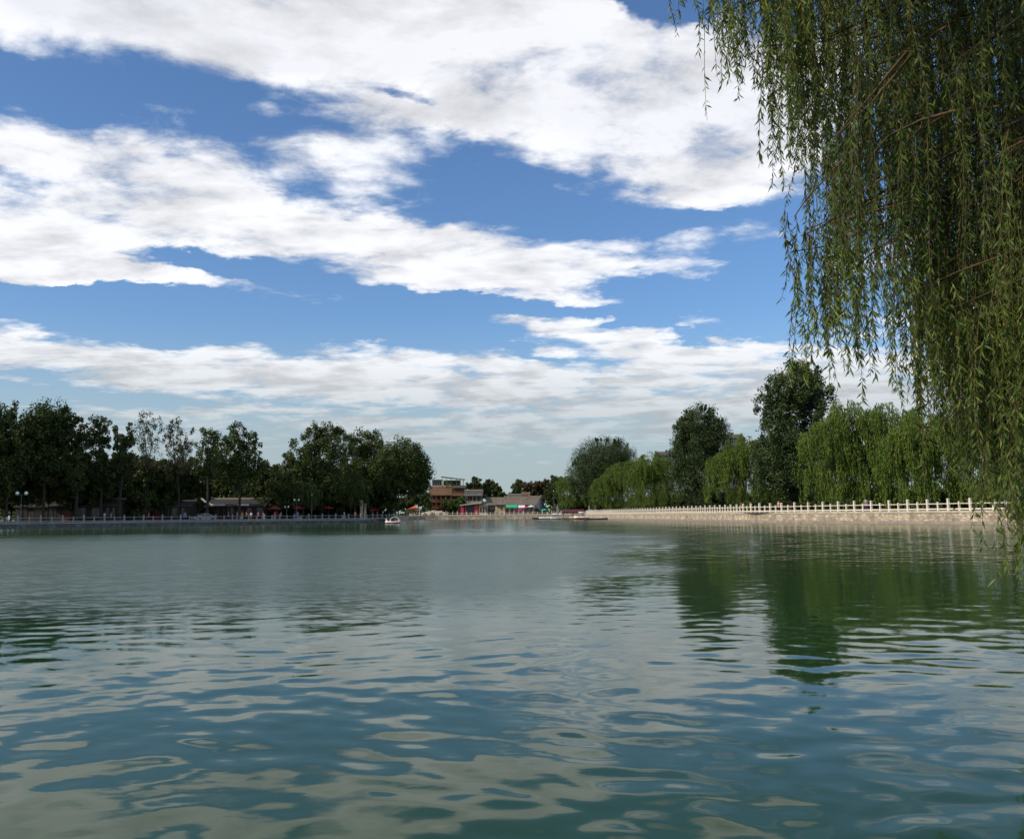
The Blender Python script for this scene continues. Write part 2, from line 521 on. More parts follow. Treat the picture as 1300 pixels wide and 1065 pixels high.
def broad_tree(name, label, cat, base, D, blobs, style='dark', leaf=0.34, dens=1.0, trunk_r=0.28, group=None,
               fork=None, bark='bark', up=0.0, gap=0.35, spikes=0):
    """blobs: (px, py, rx, ry) measured at distance D, turned into metres there"""
    bx, by, bz = base
    root = empty(name, (bx, by, bz), label, cat, group)
    B = []
    for (px, py, rx, ry) in blobs:
        c = at(px, py, D); k = D / F * (1.1 if style in ('dark', 'mid') and leaf < .4 else 1.0)
        B.append((Vector((c.x - bx, c.y - by + random.uniform(-1, 1), c.z - bz)), rx * k, ry * k))
    zmin = min(c.z - ry for c, rx, ry in B); ztop = max(c.z + ry for c, rx, ry in B)
    mb = MB()
    cx = sum(c.x for c, _, _ in B) / len(B)
    fz = max(1.0, fork if fork else zmin + 0.15 * (ztop - zmin))
    tp = Vector((cx * .5, 0, fz))
    limb(mb, (0, 0, -0.2), tp, trunk_r, trunk_r * .75, .05, 6, 8)
    centers = []; crads = []
    for c, rx, ry in B:
        limb(mb, tp, c, trunk_r * .6, trunk_r * .15, .10, 6, 6)
        nc = max(8, int(dens * (rx * rx * ry) ** 0.58 * 6.5))
        for i in range(nc):
            d = rand_unit(1)[0]
            rr = 0.25 + 0.78 * random.random() ** 0.55
            p = Vector((c.x + d[0] * rx * rr, c.y + d[1] * rx * rr * .95, c.z + d[2] * ry * rr))
            centers.append(p); crads.append(min(rx, ry) * random.uniform(.14, .28) + .2)
            if i % 4 == 0:
                limb(mb, c.lerp(tp, random.uniform(0, .3)), p, trunk_r * .16, .02, .1, 3, 4)
        for q in range(int(spikes * rx)):
            ang = random.uniform(0, 6.28); e = random.uniform(.1, 1)
            p0 = Vector((c.x + math.cos(ang) * rx * .7 * e, c.y + math.sin(ang) * rx * .7 * e, c.z + ry * (1 - .5 * e * e) * .95))
            hh = random.uniform(.5, 1.2)
            for w in range(4):
                centers.append(p0 + Vector((math.cos(ang) * .12 * w, 0, hh * w / 3))); crads.append(.34 - .05 * w)
    per = int(72 * dens * gap / .35)
    leaf_cloud('crown', [tuple(p) for p in centers], crads, per, leaf, LM[style], root, up)
    mb.build('trunk', M[bark], root)
    return root


def willow(name, label, base, D, blobs, style='willow', group=None, dens=1.0, trunk_r=0.35, low=0.8, lean=0):
    """weeping crown: tresses hung from dome points; blobs (px, py_top, rx, py_bottom)"""
    bx, by, bz = base
    root = empty(name, (bx, by, bz), label, 'tree', group)
    k = D / F
    Cs = []; Us = []; Vs = []
    mb = MB()
    B = []
    for (px, pt, rx, pb) in blobs:
        c = at(px, pt, D); b = at(px, pb, D)
        B.append((c.x - bx, c.z - bz, rx * k, b.z - bz))
    top = max(b[1] for b in B); cx = sum(b[0] for b in B) / len(B)
    tp = Vector((cx * .4, 0, top * .38))
    limb(mb, (0, 0, -.2), tp, trunk_r, trunk_r * .7, .05, 6, 8)
    for (x, zt, rx, zb) in B:
        limb(mb, tp, (x, random.uniform(-.5, .5), zt - rx * .45), trunk_r * .55, trunk_r * .1, .1, 6, 6)
        nt = int(dens * 58 * max(1, rx / 2.2))
        for i in range(nt):
            a = random.uniform(0, 2 * math.pi); e = random.random() ** .55
            hx = x + math.cos(a) * rx * e; hy = math.sin(a) * rx * e * .9
            hz = zt - rx * 0.75 * e * e - random.random() * .3 - (zt - zb) * (0.16 * random.random() ** 1.6 if random.random() < .45 else .72 * random.random())
            if i % 3 == 0:
                limb(mb, (x * .6 + tp.x * .4, 0, zt - rx * .7), (hx, hy, hz), .05, .015, .15, 4, 4)
            L_ = random.uniform(1.3, 3.9)
            if random.random() < .22: L_ *= 1.5
            L_ = max(1.0, min(L_, hz - zb + random.uniform(-.8, .5)))
            br = random.uniform(.35, .75)
            ns = 9
            outx, outy = math.cos(a), math.sin(a)
            for s_ in range(ns):
                sx = rng.normal() * br * .55; sy = rng.normal() * br * .55
                Ls = L_ * random.uniform(.55, 1.0)
                nl = max(4, int(Ls / .2))
                t = (np.arange(nl) + rng.random(nl)) / nl
                # short arch outward then hang
                arch = np.minimum(t * 4, 1)
                X = hx + sx + outx * .5 * arch + np.sin(t * 2.5 + a) * .12 + rng.normal(size=nl) * .05
                Y = hy + sy + outy * .5 * arch + rng.normal(size=nl) * .05
                Z = hz + .25 * np.sin(np.minimum(t * 6, 3.14)) - t * Ls + rng.normal(size=nl) * .05
                Cs.append(np.stack([X, Y, Z], 1))
    C = np.concatenate(Cs); kk = len(C)
    V = np.stack([rng.normal(size=kk) * .28, rng.normal(size=kk) * .28, -np.ones(kk)], 1)
    V /= np.linalg.norm(V, axis=1, keepdims=True)
    U = np.cross(V, rand_unit(kk)); U /= np.linalg.norm(U, axis=1, keepdims=True) + 1e-6
    ln = .15 + .16 * rng.random((kk, 1))
    quads_mesh('crown', C, U * (.035 + .03 * rng.random((kk, 1))), V * ln, LM[style], root, diamond=True)
    mb.build('trunk', M['bark'], root)
    return root


def baseL(px, off): p = lineX(rL, px, off); return (p.x, p.y, ZL), p.y
def baseR(px, off): p = lineX(rR, px, off); return (p.x, p.y, ZR), p.y


GP = 'poplars on the left bank'
left_trees = [  # first three stand out of view, added to shade the promenade
    (-48, 9, 'dark', 1.0, [(-48, 555, 24, 40), (-50, 600, 28, 30)], 'unseen poplar added for shade just left of the left-edge poplar'),
    (-105, 9, 'dark', 1.0, [(-105, 550, 28, 44), (-100, 600, 28, 30)], 'second unseen poplar added for shade left of the left-edge poplar'),
    (-170, 9, 'dark', 1.0, [(-170, 550, 34, 44), (-175, 605, 34, 34)], 'third unseen poplar added for shade left of the left-edge poplar'),
    # px, off, style, dens, blobs, label
    (8, 9, 'dark', 1.2, [(-18, 560, 26, 42), (8, 545, 16, 32), (20, 580, 20, 34), (0, 605, 28, 26)], 'tall dark poplar at the left edge of the photo'),
    (57, 10, 'dark', 1.35, [(58, 545, 29, 32), (44, 560, 20, 30), (74, 550, 17, 30), (60, 583, 22, 26)], 'broad round-topped dark poplar, bulkiest of the left-bank row'),
    (98, 8, 'dark', 1.0, [(100, 548, 12, 22), (97, 575, 13, 26), (103, 600, 14, 22)], 'narrow dark poplar just right of the bulky round-topped one'),
    (128, 10, 'dark', 1.0, [(128, 550, 14, 22), (126, 580, 14, 28), (130, 605, 16, 22)], 'slim dark poplar with a flat tufted top and a sky gap on each side'),
    (153, 8, 'dark', .85, [(153, 552, 11, 22), (161, 575, 13, 26), (150, 600, 14, 20)], 'slim dark poplar beside the first thin brownish poplar'),
    (187, 10, 'sparse', .75, [(182, 548, 13, 24), (195, 550, 11, 26), (188, 578, 17, 22), (178, 600, 12, 14)], 'thin brownish poplar with see-through crown and forked trunk'),
    (224, 9, 'sparse', .85, [(222, 555, 14, 24), (236, 560, 12, 24), (228, 585, 17, 20), (215, 598, 10, 14)], 'thin olive poplar with see-through crown, its trunk split in three'),
    (262, 9, 'mid', .75, [(265, 566, 14, 24), (258, 590, 14, 20), (278, 580, 15, 26)], 'mid green poplar left of the wide spreading one'),
    (303, 8, 'mid', .85, [(298, 566, 14, 26), (314, 570, 14, 26), (326, 592, 13, 20), (300, 600, 22, 20), (284, 588, 14, 20)], 'wide spreading poplar standing over the silver car and low tiled house'),
    (352, 9, 'dark', .8, [(346, 612, 9, 22), (358, 615, 14, 20), (350, 632, 18, 16)], 'low dark tree filling the dip between two tall groups'),
    (376, 9, 'mid', .9, [(368, 592, 11, 18), (382, 580, 15, 22), (372, 615, 22, 22)], 'green tree forming the left shoulder of the big rounded clump'),
    (408, 8, 'mid', 1.0, [(398, 560, 13, 18), (420, 556, 17, 17), (408, 585, 26, 24), (410, 618, 28, 22)], 'tall leafy tree with two tufts at the top of the rounded clump'),
    (446, 10, 'mid', .85, [(437, 566, 13, 17), (447, 590, 16, 22), (440, 620, 22, 20)], 'leafy tree with sky gaps in the middle of the rounded clump'),
    (464, 12, 'mid', 1.0, [(466, 564, 17, 20), (476, 572, 13, 16), (466, 595, 18, 20), (470, 625, 22, 16)], 'leafy tree with a domed top just left of the rightmost round tree'),
    (512, 8, 'mid', 1.25, [(510, 586, 27, 25), (522, 602, 24, 24), (496, 598, 26, 26), (535, 604, 12, 16), (506, 614, 32, 14)], 'big round olive tree at the right end of the left bank'),
]
for px, off, st, dens, blobs, lab in left_trees:
    b, D = baseL(px, off)
    broad_tree('poplar_tree', lab, 'tree', b, D, blobs, st, 0.36 if st != 'sparse' else .26, dens, .30 if st != 'sparse' else .22,
               group='trees along the left bank', up=.25, gap=.35 if st != 'sparse' else .3,
               fork=None, bark='bark')

# willows of the left clump
for px, off, blobs, lab in [
    (452, 5, [(452, 598, 22, 646), (440, 606, 16, 640)], 'olive weeping willow drooping in front of the rounded clump'),
    (488, 4, [(487, 600, 18, 645)], 'small weeping willow near the promenade, left of the pedal boat'),
    (385, 6, [(385, 608, 18, 645)], 'drooping willow beside the tall grey lamp post'),
]:
    b, D = baseL(px, off)
    willow('willow_tree', lab, b, D, blobs, 'mid', group='trees along the left bank', dens=.8, trunk_r=.25)

# dark lower trees and bushes behind the left promenade
under = [
    (-5, 14, 8, 'dark bush mass at the left edge behind the railing'), (30, 16, 9, 'dark bushy tree under the twin globe lamp'),
    (62, 15, 8.5, 'dark bush under the bulky round poplar'), (92, 16, 9, 'dark bush between the first slim poplars'),
    (120, 15, 8, 'dark round bush left of the pale forked trunk'), (148, 16, 9, 'dark bush left of the yellow house'),
    (172, 13, 7, 'low dark bush in front of the yellow house'), (205, 15, 8, 'dark bush between the two thin poplars'),
    (236, 16, 8.2, 'dark green bushy tree left of the curved white roof ridge'), (292, 22, 8, 'green bush rising behind the low tiled house'),
    (330, 16, 8, 'dark bush behind the red awning at the gap'), (362, 18, 8, 'dark bush left of the grey lamp post'),
    (395, 17, 9, 'dark bush behind the grey lamp post'), (425, 18, 9, 'dark bush behind the red parasol'),
    (480, 16, 9, 'dark bush behind the two stone pillars'),
]
for px, off, hh, lab in under:
    b, D = baseL(px, off)
    zt = 650 - (hh + 2.6) * F / D
    broad_tree('bushy_tree', lab, 'bush', b, D, [(px - 9, zt + 22, 17, 21), (px + 9, zt + 20, 17, 21), (px, zt + 44, 24, 26)], 'dark', .42, 1.1, .15,
               group='dark bushes behind the left promenade', gap=.4)
# second row closing the view behind the promenade
for i, px in enumerate(range(-20, 490, 34)):
    b, D = baseL(px, 30)
    zt = 650 - (10.2 + 1.5 * math.sin(i * 2.3)) * F / D
    broad_tree('hedge_tree', 'dark hedge tree in the unbroken back row behind the left promenade', 'bush', b, D,
               [(px - 10, zt + 20, 20, 22), (px + 12, zt + 22, 20, 22), (px, zt + 44, 28, 24)], 'dark', .5, 1.0, .15, group='back row of dark hedge trees', gap=.4)

# right bank
right_spec = [
    ('b', 768, 14, 'grey', 1.25, [(765, 585, 36, 28), (745, 605, 26, 28), (785, 582, 22, 24), (765, 622, 34, 22)], 'dark poplar with a spiky flat top, farthest of the dark ones on the right bank', 1.2),
    ('w', 718, 6, None, 1.0, [(720, 603, 16, 645), (735, 610, 14, 645)], 'farthest weeping willow on the right bank, beside the moored boats', 0),
    ('w', 790, 7, None, 1.15, [(788, 586, 25, 646), (768, 602, 18, 646), (806, 580, 20, 646)], 'weeping willow below the spiky flat-topped poplar', 0),
    ('w', 832, 7, None, 1.3, [(828, 572, 25, 646), (846, 582, 22, 646), (814, 586, 18, 646)], 'tall weeping willow in front of the small grey roof end', 0),
    ('b', 890, 10, 'grey', 1.3, [(890, 545, 30, 28), (875, 570, 26, 30), (905, 560, 24, 32), (888, 605, 34, 34), (868, 548, 14, 16), (868, 590, 22, 30), (912, 592, 20, 32)], 'tall dark poplar with upright shoots between two willows', 1.2),
    ('w', 942, 6, None, 1.2, [(945, 550, 30, 646), (922, 568, 24, 646), (966, 556, 22, 646)], 'round weeping willow between the two dark poplars', 0),
    ('b', 1005, 10, 'grey', 1.35, [(1008, 490, 32, 30), (985, 520, 26, 30), (1030, 510, 26, 40), (1000, 565, 34, 36), (1010, 610, 36, 30), (980, 585, 26, 32), (1034, 565, 26, 36)], 'tallest dark poplar with ragged side branches beside the hanging willow strands', 1.2),
    ('w', 1085, 6, None, 1.3, [(1080, 505, 44, 650), (1050, 530, 34, 640), (1125, 508, 40, 650), (1095, 550, 44, 652)], 'big weeping willow, widest on the right bank', 0),
    ('w', 1180, 5, None, 1.25, [(1180, 512, 44, 648), (1150, 540, 30, 645), (1215, 520, 36, 648)], 'weeping willow behind the hanging foreground strands', 0),
    ('w', 1270, 5, None, 1.1, [(1270, 510, 46, 648), (1310, 520, 40, 648)], 'weeping willow at the right edge behind the foreground strands', 0),
]
for kind, px, off, st, dens, blobs, lab, sp in right_spec:
    b, D = baseR(px, off)
    if px < 780: D = 347; b = (slope(px) * D, D, ZF)
    if kind == 'b':
        broad_tree('poplar_tree', lab, 'tree', b, D, blobs, st, .30, dens, .32, group='dark poplars on the right bank', up=.2, spikes=sp)
    else:
        willow('willow_tree', lab, b, D, blobs, 'willow', group='weeping willows on the right bank', dens=dens)
# shrubs closing the view under right trees
for i, (px, hh) in enumerate([(735, 5), (775, 5), (812, 4.5), (850, 5), (880, 5.5), (915, 4.6), (960, 4), (990, 5.5), (1025, 4.5), (1062, 3.6), (1105, 3.8), (1150, 3.8), (1200, 4), (1250, 4), (1300, 4)]):
    b, D = baseR(px, 16)
    if px < 800: D = 352; b = (slope(px) * D, D, ZF)
    k = F / D; py = 650 - (hh) * k
    broad_tree('garden_bush', 'dark bush under the right-bank trees, %s from the moored boats' % ['first', 'second', 'third', 'fourth', 'fifth', 'sixth', 'seventh', 'eighth', 'ninth', 'tenth', 'eleventh', 'twelfth', 'thirteenth', 'fourteenth', 'fifteenth'][i], 'bush', b, D,
               [(px - 2 * k, py + 2 * k, 2.6 * k, 2 * k), (px + 2 * k, py + 2 * k, 2.6 * k, 2.2 * k), (px, py + 3.2 * k, 4.5 * k, 1.8 * k)], 'dark', .34, 1.1, .12, group='bushes under the right-bank trees', gap=.45)

# distant trees
far_spec = [
    (507, 345, 'dark', [(507, 640, 8, 8), (500, 642, 7, 7)], 'low dark bush seen past the end of the left promenade'),
    (519, 352, 'dark', [(519, 636, 8, 9)], 'dark bushy tree left of the orange parasol'),
    (531, 350, 'dark', [(531, 630, 9, 9), (536, 636, 9, 8)], 'dark bushy tree behind the orange parasol'),
    (543, 348, 'dark', [(541, 634, 7, 8), (546, 640, 5, 6)], 'dark bushy tree touching the left end of the tiered restaurant'),
    (604, 372, 'dark', [(604, 614, 7, 9), (596, 620, 6, 8)], 'dark tree with pointed top behind the columned grey building'),
    (622, 376, 'dark', [(620, 618, 9, 10), (630, 620, 7, 7), (624, 628, 12, 8)], 'dark umbrella-shaped tree behind the tan-roofed houses'),
    (612, 380, 'dark', [(610, 625, 12, 9)], 'low dark tree between the pointed and umbrella-shaped ones'),
    (636, 362, 'mid', [(636, 632, 6, 8)], 'small green tree between the two tan-roofed houses'),
    (660, 385, 'dark', [(658, 618, 9, 8), (654, 626, 7, 8)], 'dark tree at the left end of the brown distant row'),
    (675, 383, 'brown', [(673, 620, 12, 10), (668, 630, 12, 8)], 'brown-leaved distant tree behind the long tan roof'),
    (690, 382, 'brown', [(690, 618, 12, 10), (686, 630, 12, 8)], 'brown distant tree with a few bare twigs on top'),
    (706, 378, 'dark', [(706, 615, 12, 11), (702, 630, 12, 10)], 'dark distant tree touching the first willow of the right bank'),
    (646, 395, 'dark', [(646, 634, 9, 6)], 'low dark distant tree in the dip of the skyline'),
    (565, 352, 'bush', [(568, 640, 6, 7), (576, 642, 8, 8)], 'bright green tree in front of the tiered brown restaurant'),
    (582, 350, 'bush', [(584, 636, 7, 6)], 'bright green bush left of the crimson shop'),
]
for px, D, st, blobs, lab in far_spec:
    s_ = slope(px)
    broad_tree('distant_tree', lab, 'tree', (s_ * D, D, ZF - .1), D, blobs, st, .5, 1.1, .25, group='trees beyond the far end of the lake', up=.1, gap=.4)
# far belt of woodland closing the horizon
cs = []; cr_ = []
for i in range(3400):
    px = random.uniform(-700, 2000); D = random.uniform(430, 560)
    s_ = (px - 650) / F
    cs.append((s_ * D, D, random.uniform(1, 9.5 + 2 * math.sin(px * .03)))); cr_.append(random.uniform(1.4, 2.6))
o = leaf_cloud('woodland', cs, cr_, 22, 1.5, LM['dark'], None)
tag(o, 'dark far-off belt of woodland behind all the houses', 'woodland', kind='stuff')


# ------------------------------------------------------------------ foreground willow
def near_willow():
    bx, by = 10.8, 6.0
    root = empty('willow_tree', (bx, by, ZN), 'foreground weeping willow whose long strands hang over the upper right of the lake', 'tree')
    wood = MB(); tw = MB()
    tp = Vector((10.3, 6.6, 4.2))
    limb(wood, (bx, by, ZN - .3), tp, .42, .30, .05, 6, 12)
    LC = []; LU = []; LV = []
    def strand(p0, length, wind, dens=1.0, bare=0.0):
        nseg = max(5, int(length / .16))
        ph = random.uniform(0, 6.28); amp = random.uniform(.02, .11)
        pts = []
        dx = rng.normal() * .10 + wind; dy = rng.normal() * .08
        for i in range(nseg + 1):
            t = i / nseg; s_ = t * length
            pts.append(Vector((p0[0] + dx * s_ * (1 - .3 * t) + amp * math.sin(ph + s_ * 2.2) * t,
                               p0[1] + dy * s_ + amp * math.cos(ph + s_ * 1.7) * t,
                               p0[2] - s_ + .04 * math.sin(min(1, t * 4) * math.pi))))
        tw.tube(pts, [.0026 * (1 - .65 * i / nseg) + .0007 for i in range(nseg + 1)], 3, cap=False)
        nl = int(length * 78 * dens)
        A = np.array([tuple(p) for p in pts])
        t = rng.random(nl) * (1 - bare) + bare
        f = t * nseg; i0 = np.minimum(f.astype(int), nseg - 1); fr = (f - i0)[:, None]
        P = A[i0] * (1 - fr) + A[i0 + 1] * fr
        ang = rng.random(nl) * 6.283
        out = np.stack([np.cos(ang), np.sin(ang), np.zeros(nl)], 1)
        dr = rng.uniform(.25, .95, (nl, 1))
        V = out * dr + np.array([[0, 0, -1.0]]) * (1.15 - dr * .5)
        V /= np.linalg.norm(V, axis=1, keepdims=True)
        ln = rng.uniform(.022, .048, (nl, 1))
        U = np.cross(V, rand_unit(nl)); U /= np.linalg.norm(U, axis=1, keepdims=True) + 1e-6
        LC.append(P + V * ln); LU.append(U * ln * rng.uniform(.13, .20, (nl, 1))); LV.append(V * ln)
    bot = [(860, 45), (880, 60), (900, 110), (925, 130), (945, 110), (965, 190), (980, 250), (992, 210), (1003, 300), (1010, 400), (1025, 470), (1060, 495), (1085, 480), (1120, 470), (1150, 500), (1168, 590),
           (1195, 560), (1215, 610), (1245, 690), (1262, 640), (1282, 730), (1300, 700), (1360, 740), (1500, 700)]
    bxp = [b[0] for b in bot]; byp = [b[1] for b in bot]
    def bundle(px, y0, y1, D, ns=6, spread=.10, dens=1.0, bare=0.0, wind=0.0, br=True):
        p = at(px, y0, D)
        if br:
            # twig branch that carries the bundle, rising back towards the tree
            q = p + Vector((random.uniform(.5, 1.3), random.uniform(-.4, .4), random.uniform(.15, .7)))
            limb(tw, q, p, .012, .004, .2, 4, 5)
        for s_ in range(ns):
            pp = (p.x + rng.normal() * spread, p.y + rng.normal() * spread * 1.4, p.z + rng.normal() * .05)
            L_ = (y1 - y0) / F * D * random.uniform(.6, 1.0)
            if s_ == 0: L_ = (y1 - y0) / F * D
            strand(pp, max(.3, L_), wind, dens, bare)
        return p
    # outermost left bundles
    for (px, y0, y1, D, ns, sp, de) in [
        (868, -60, 30, 7.6, 4, .06, .9), (888, -60, 62, 7.6, 3, .06, .7), (893, 20, 160, 7.6, 1, .01, .30), (904, 20, 112, 7.6, 1, .01, .30),
        (905, -70, 70, 7.5, 7, .07, 1.1), (920, -60, 125, 7.5, 8, .07, 1.2), (932, -70, 140, 7.4, 9, .07, 1.2), (948, -50, 110, 7.4, 6, .06, 1.1),
        (965, 60, 175, 7.5, 2, .02, .6), (974, -60, 270, 7.3, 8, .05, 1.25), (980, -60, 230, 7.4, 8, .07, 1.2), (992, -60, 215, 7.6, 9, .07, 1.2),
        (960, -60, 90, 7.8, 7, .10, 1.1), (1010, 60, 250, 7.6, 6, .08, 1.0),
        (1008, 275, 345, 7.3, 4, .06, .9), (1003, 320, 400, 7.2, 4, .06, .8), (1018, 300, 430, 7.3, 5, .07, .9), (1030, 290, 470, 7.4, 6, .08, .9),
        (1045, 320, 495, 7.5, 9, .10, 1.0), (1060, 330, 500, 7.6, 8, .10, 1.0), (1030, 400, 490, 7.9, 6, .1, 1.0),
        (1240, 480, 692, 7.0, 3, .04, .6), (1256, 500, 655, 7.1, 3, .05, .6), (1222, 500, 610, 7.3, 4, .06, .7), (1281, 520, 738, 6.6, 5, .06, .8), (1290, 500, 715, 6.7, 5, .06, .9), (1170, 480, 612, 7.4, 4, .05, .7),
    ]:
        bundle(px, y0, y1, D, ns, sp, de)
    tips = []
    for i in range(400):
        px = random.uniform(1000, 1400) if i % 4 else random.uniform(1120, 1330)
        yb = np.interp(px, bxp, byp) + random.uniform(-70, 5)
        y0 = random.choice([random.uniform(-380, 60), random.uniform(-160, 220), random.uniform(60, yb - 130)])
        if px < 1040 and y0 > 60: y0 = random.uniform(-200, 30)
        y1 = min(yb, y0 + random.uniform(200, 430))
        if px < 1035: y1 = min(y1, 260 + random.uniform(-40, 20))
        D = random.uniform(6.6, 10.2)
        # a few windows of sky stay open between the curtains
        hole = False
        for hx, hy, hr, hh in ((1135, 420, 8, 50), (1228, 420, 13, 60), (1140, 470, 10, 25), (1047, 300, 7, 60), (1100, 330, 6, 40), (1255, 390, 6, 40), (1180, 330, 6, 50)):
            if abs(px - hx) < hr and y0 < hy + hh and y1 > hy - hh: hole = True
        if hole:
            if random.random() < .8: continue
        p = bundle(px, y0, y1, D, 5, .11, random.uniform(.6, 1.05))
        tips.append(p)
    # canopy above and right of the picture, thickened up-left to shade the strands
    for i in range(300):
        px = random.uniform(830, 1750) if i % 2 else random.uniform(820, 1250); y0 = random.uniform(-1100, -300)
        if px < 985: y0 = random.uniform(-900, -520)
        D = random.uniform(5.4, 9.5)
        bundle(px, y0, min(y0 + random.uniform(250, 420), -60 if px < 985 else 999), D, 5, .2, .8)
    for i in range(120):
        px = random.uniform(1195, 1360); y0 = random.uniform(180, 470)
        y1 = min(np.interp(px, bxp, byp) + random.uniform(-60, 5), y0 + random.uniform(150, 330))
        if 1212 < px < 1243 and y0 < 400: continue
        bundle(px, y0, y1, random.uniform(6.4, 9.0), 5, .11, random.uniform(.6, 1.1))
    for i in range(130):  # unseen bundles towards the sun, added to darken the upper strands
        px = random.uniform(690, 1000); y0 = random.uniform(-950, -470)
        bundle(px, y0, min(y0 + random.uniform(250, 400), -75), random.uniform(5.6, 7.4), 5, .2, .8)
    # main limbs
    ends = [at(1000, -160, 8.0), at(1060, 40, 8.4), at(1130, -60, 8.8), at(1180, 150, 8.2), at(1150, 250, 8.6), at(1230, 60, 8.0), at(1080, 300, 7.9), at(1290, 120, 7.2), at(1250, 330, 7.9), at(1200, -300, 8.0), at(1340, -500, 7.0), at(920, -140, 7.6), at(1030, 285, 7.5)]
    for e in ends:
        pts = limb(wood, tp + Vector((random.uniform(-.15, .15), random.uniform(-.15, .15), random.uniform(-.5, .1))), e, .055, .008, .16, 8, 7, sag=.5)
        for q in range(4):
            a = pts[random.randint(3, 7)]
            limb(wood, a, a + Vector((random.uniform(-1.1, .2), random.uniform(-.6, .6), random.uniform(-.1, .6))), .02, .006, .15, 4, 5)
    C = np.concatenate(LC) - np.array([[bx, by, ZN]])
    quads_mesh('crown', C, np.concatenate(LU), np.concatenate(LV), LM['near'], root, diamond=True)
    for o_ in (wood.build('trunk', M['bark'], root), tw.build('foliage_twigs', M['twig'], root)):
        o_.location = (-bx, -by, -ZN)
near_willow()

# ------------------------------------------------------------------ buildings
def gable(mb_roof, x0, x1, y0, y1, z0, z1, over=0.5, curve=.25, t=.18):
    """roof with ridge along x, slightly curved Chinese profile"""
    ym = (y0 + y1) / 2
    prof = []
    n_ = 6
    for i in range(n_ + 1):
        u = i / n_
        y = (y0 - over) + (ym - y0 + over) * u
        z = z0 + (z1 - z0) * (u ** (1 + curve))
        prof.append((y, z))
    full = prof + [(2 * ym - y, z) for y, z in reversed(prof[:-1])]
    vs = []
    for x in (x0 - over * .6, x1 + over * .6):
        for y, z in full: vs.append((x, y, z))
        for y, z in full: vs.append((x, y, z - t))
    k = len(full); fs = []
    for i in range(k - 1):
        fs.append((i, i + 1, 2 * k + i + 1, 2 * k + i)); fs.append((k + i, 3 * k + i, 3 * k + i + 1, k + i + 1))
        fs.append((i, k + i, k + i + 1, i + 1)); fs.append((2 * k + i, 2 * k + i + 1, 3 * k + i + 1, 3 * k + i))
    fs.append((0, 2 * k, 3 * k, k)); fs.append((k - 1, 2 * k - 1, 4 * k - 1, 3 * k - 1))
    mb_roof.add(vs, fs)


def house(name, label, px0, px1, py_eave, py_ridge, D, depth, zg, wall='plaster', roof='roof_tan', nwin=3, winm='glass', wall_bottom=None, columns=0, over=.5, group=None, door=True):
    a = at(px0, py_eave, D); b = at(px1, py_eave, D); rz_ = at((px0 + px1) / 2, py_ridge, D).z
    cx = (a.x + b.x) / 2; W = abs(b.x - a.x) / 2; ze = a.z - zg; zr = rz_ - zg
    root = empty(name, (cx, D, zg), label, 'house', group)
    mb = MB(); mb.box(-W, W, 0, depth, -.3, ze)
    # gable infill
    mb.add([(-W, 0, ze), (-W, depth, ze), (-W, depth / 2, zr - .3), (W, 0, ze), (W, depth, ze), (W, depth / 2, zr - .3)], [(0, 2, 1), (3, 4, 5)])
    mb.build('wall', M[wall], root)
    mb = MB(); gable(mb, -W, W, 0, depth, ze, zr, over); r = mb.build('roof', M[roof], root)
    mb = MB(); mb.box(-W - .3, W + .3, depth / 2 - .18, depth / 2 + .18, zr - .05, zr + .28)
    for s_ in (-1, 1): mb.box(s_ * (W + .15) - .2, s_ * (W + .15) + .2, depth / 2 - .22, depth / 2 + .22, zr + .28, zr + .55)
    mb.build('ridge', M['ridge'], r)
    slots = nwin + (1 if door else 0)
    for i in range(slots):
        xc = -W + (i + .5) * 2 * W / slots; ww = min(.55 * 2 * W / slots, 2.2) / 2
        isd = door and i == slots // 2
        zb, zt = (0.02, min(2.2, ze - .3)) if isd else (min(.9, ze * .3), min(ze - .35, 2.6))
        if zt - zb < .3: continue
        fr = MB(); tk = .09
        fr.box(xc - ww - tk, xc - ww, -.07, -.003, zb - tk, zt + tk); fr.box(xc + ww, xc + ww + tk, -.07, -.003, zb - tk, zt + tk)
        fr.box(xc - ww, xc + ww, -.07, -.003, zt, zt + tk); fr.box(xc - ww, xc + ww, -.07, -.003, zb - tk, zb)
        if not isd:
            fr.box(xc - .03, xc + .03, -.06, -.003, zb, zt)
        fo = fr.build('door' if isd else 'window', M['wood_red' if isd else 'wood_brown'], root)
        g_ = MB(); g_.box(xc - ww, xc + ww, -.03, -.0025, zb, zt); g_.build('pane' if not isd else 'door_leaf', M[winm if not isd else 'wood_red'], fo)
    for i in range(columns):
        xc = -W + .2 + i * (2 * W - .4) / (columns - 1)
        mb = MB(); mb.lathe((xc, -over + .15, 0), [(.2, 0), (.2, .15), (.13, .2), (.12, ze - .05), (.18, ze)], 10)
        mb.build('column', M['wood_red'], root)
    return root, W, ze, zr


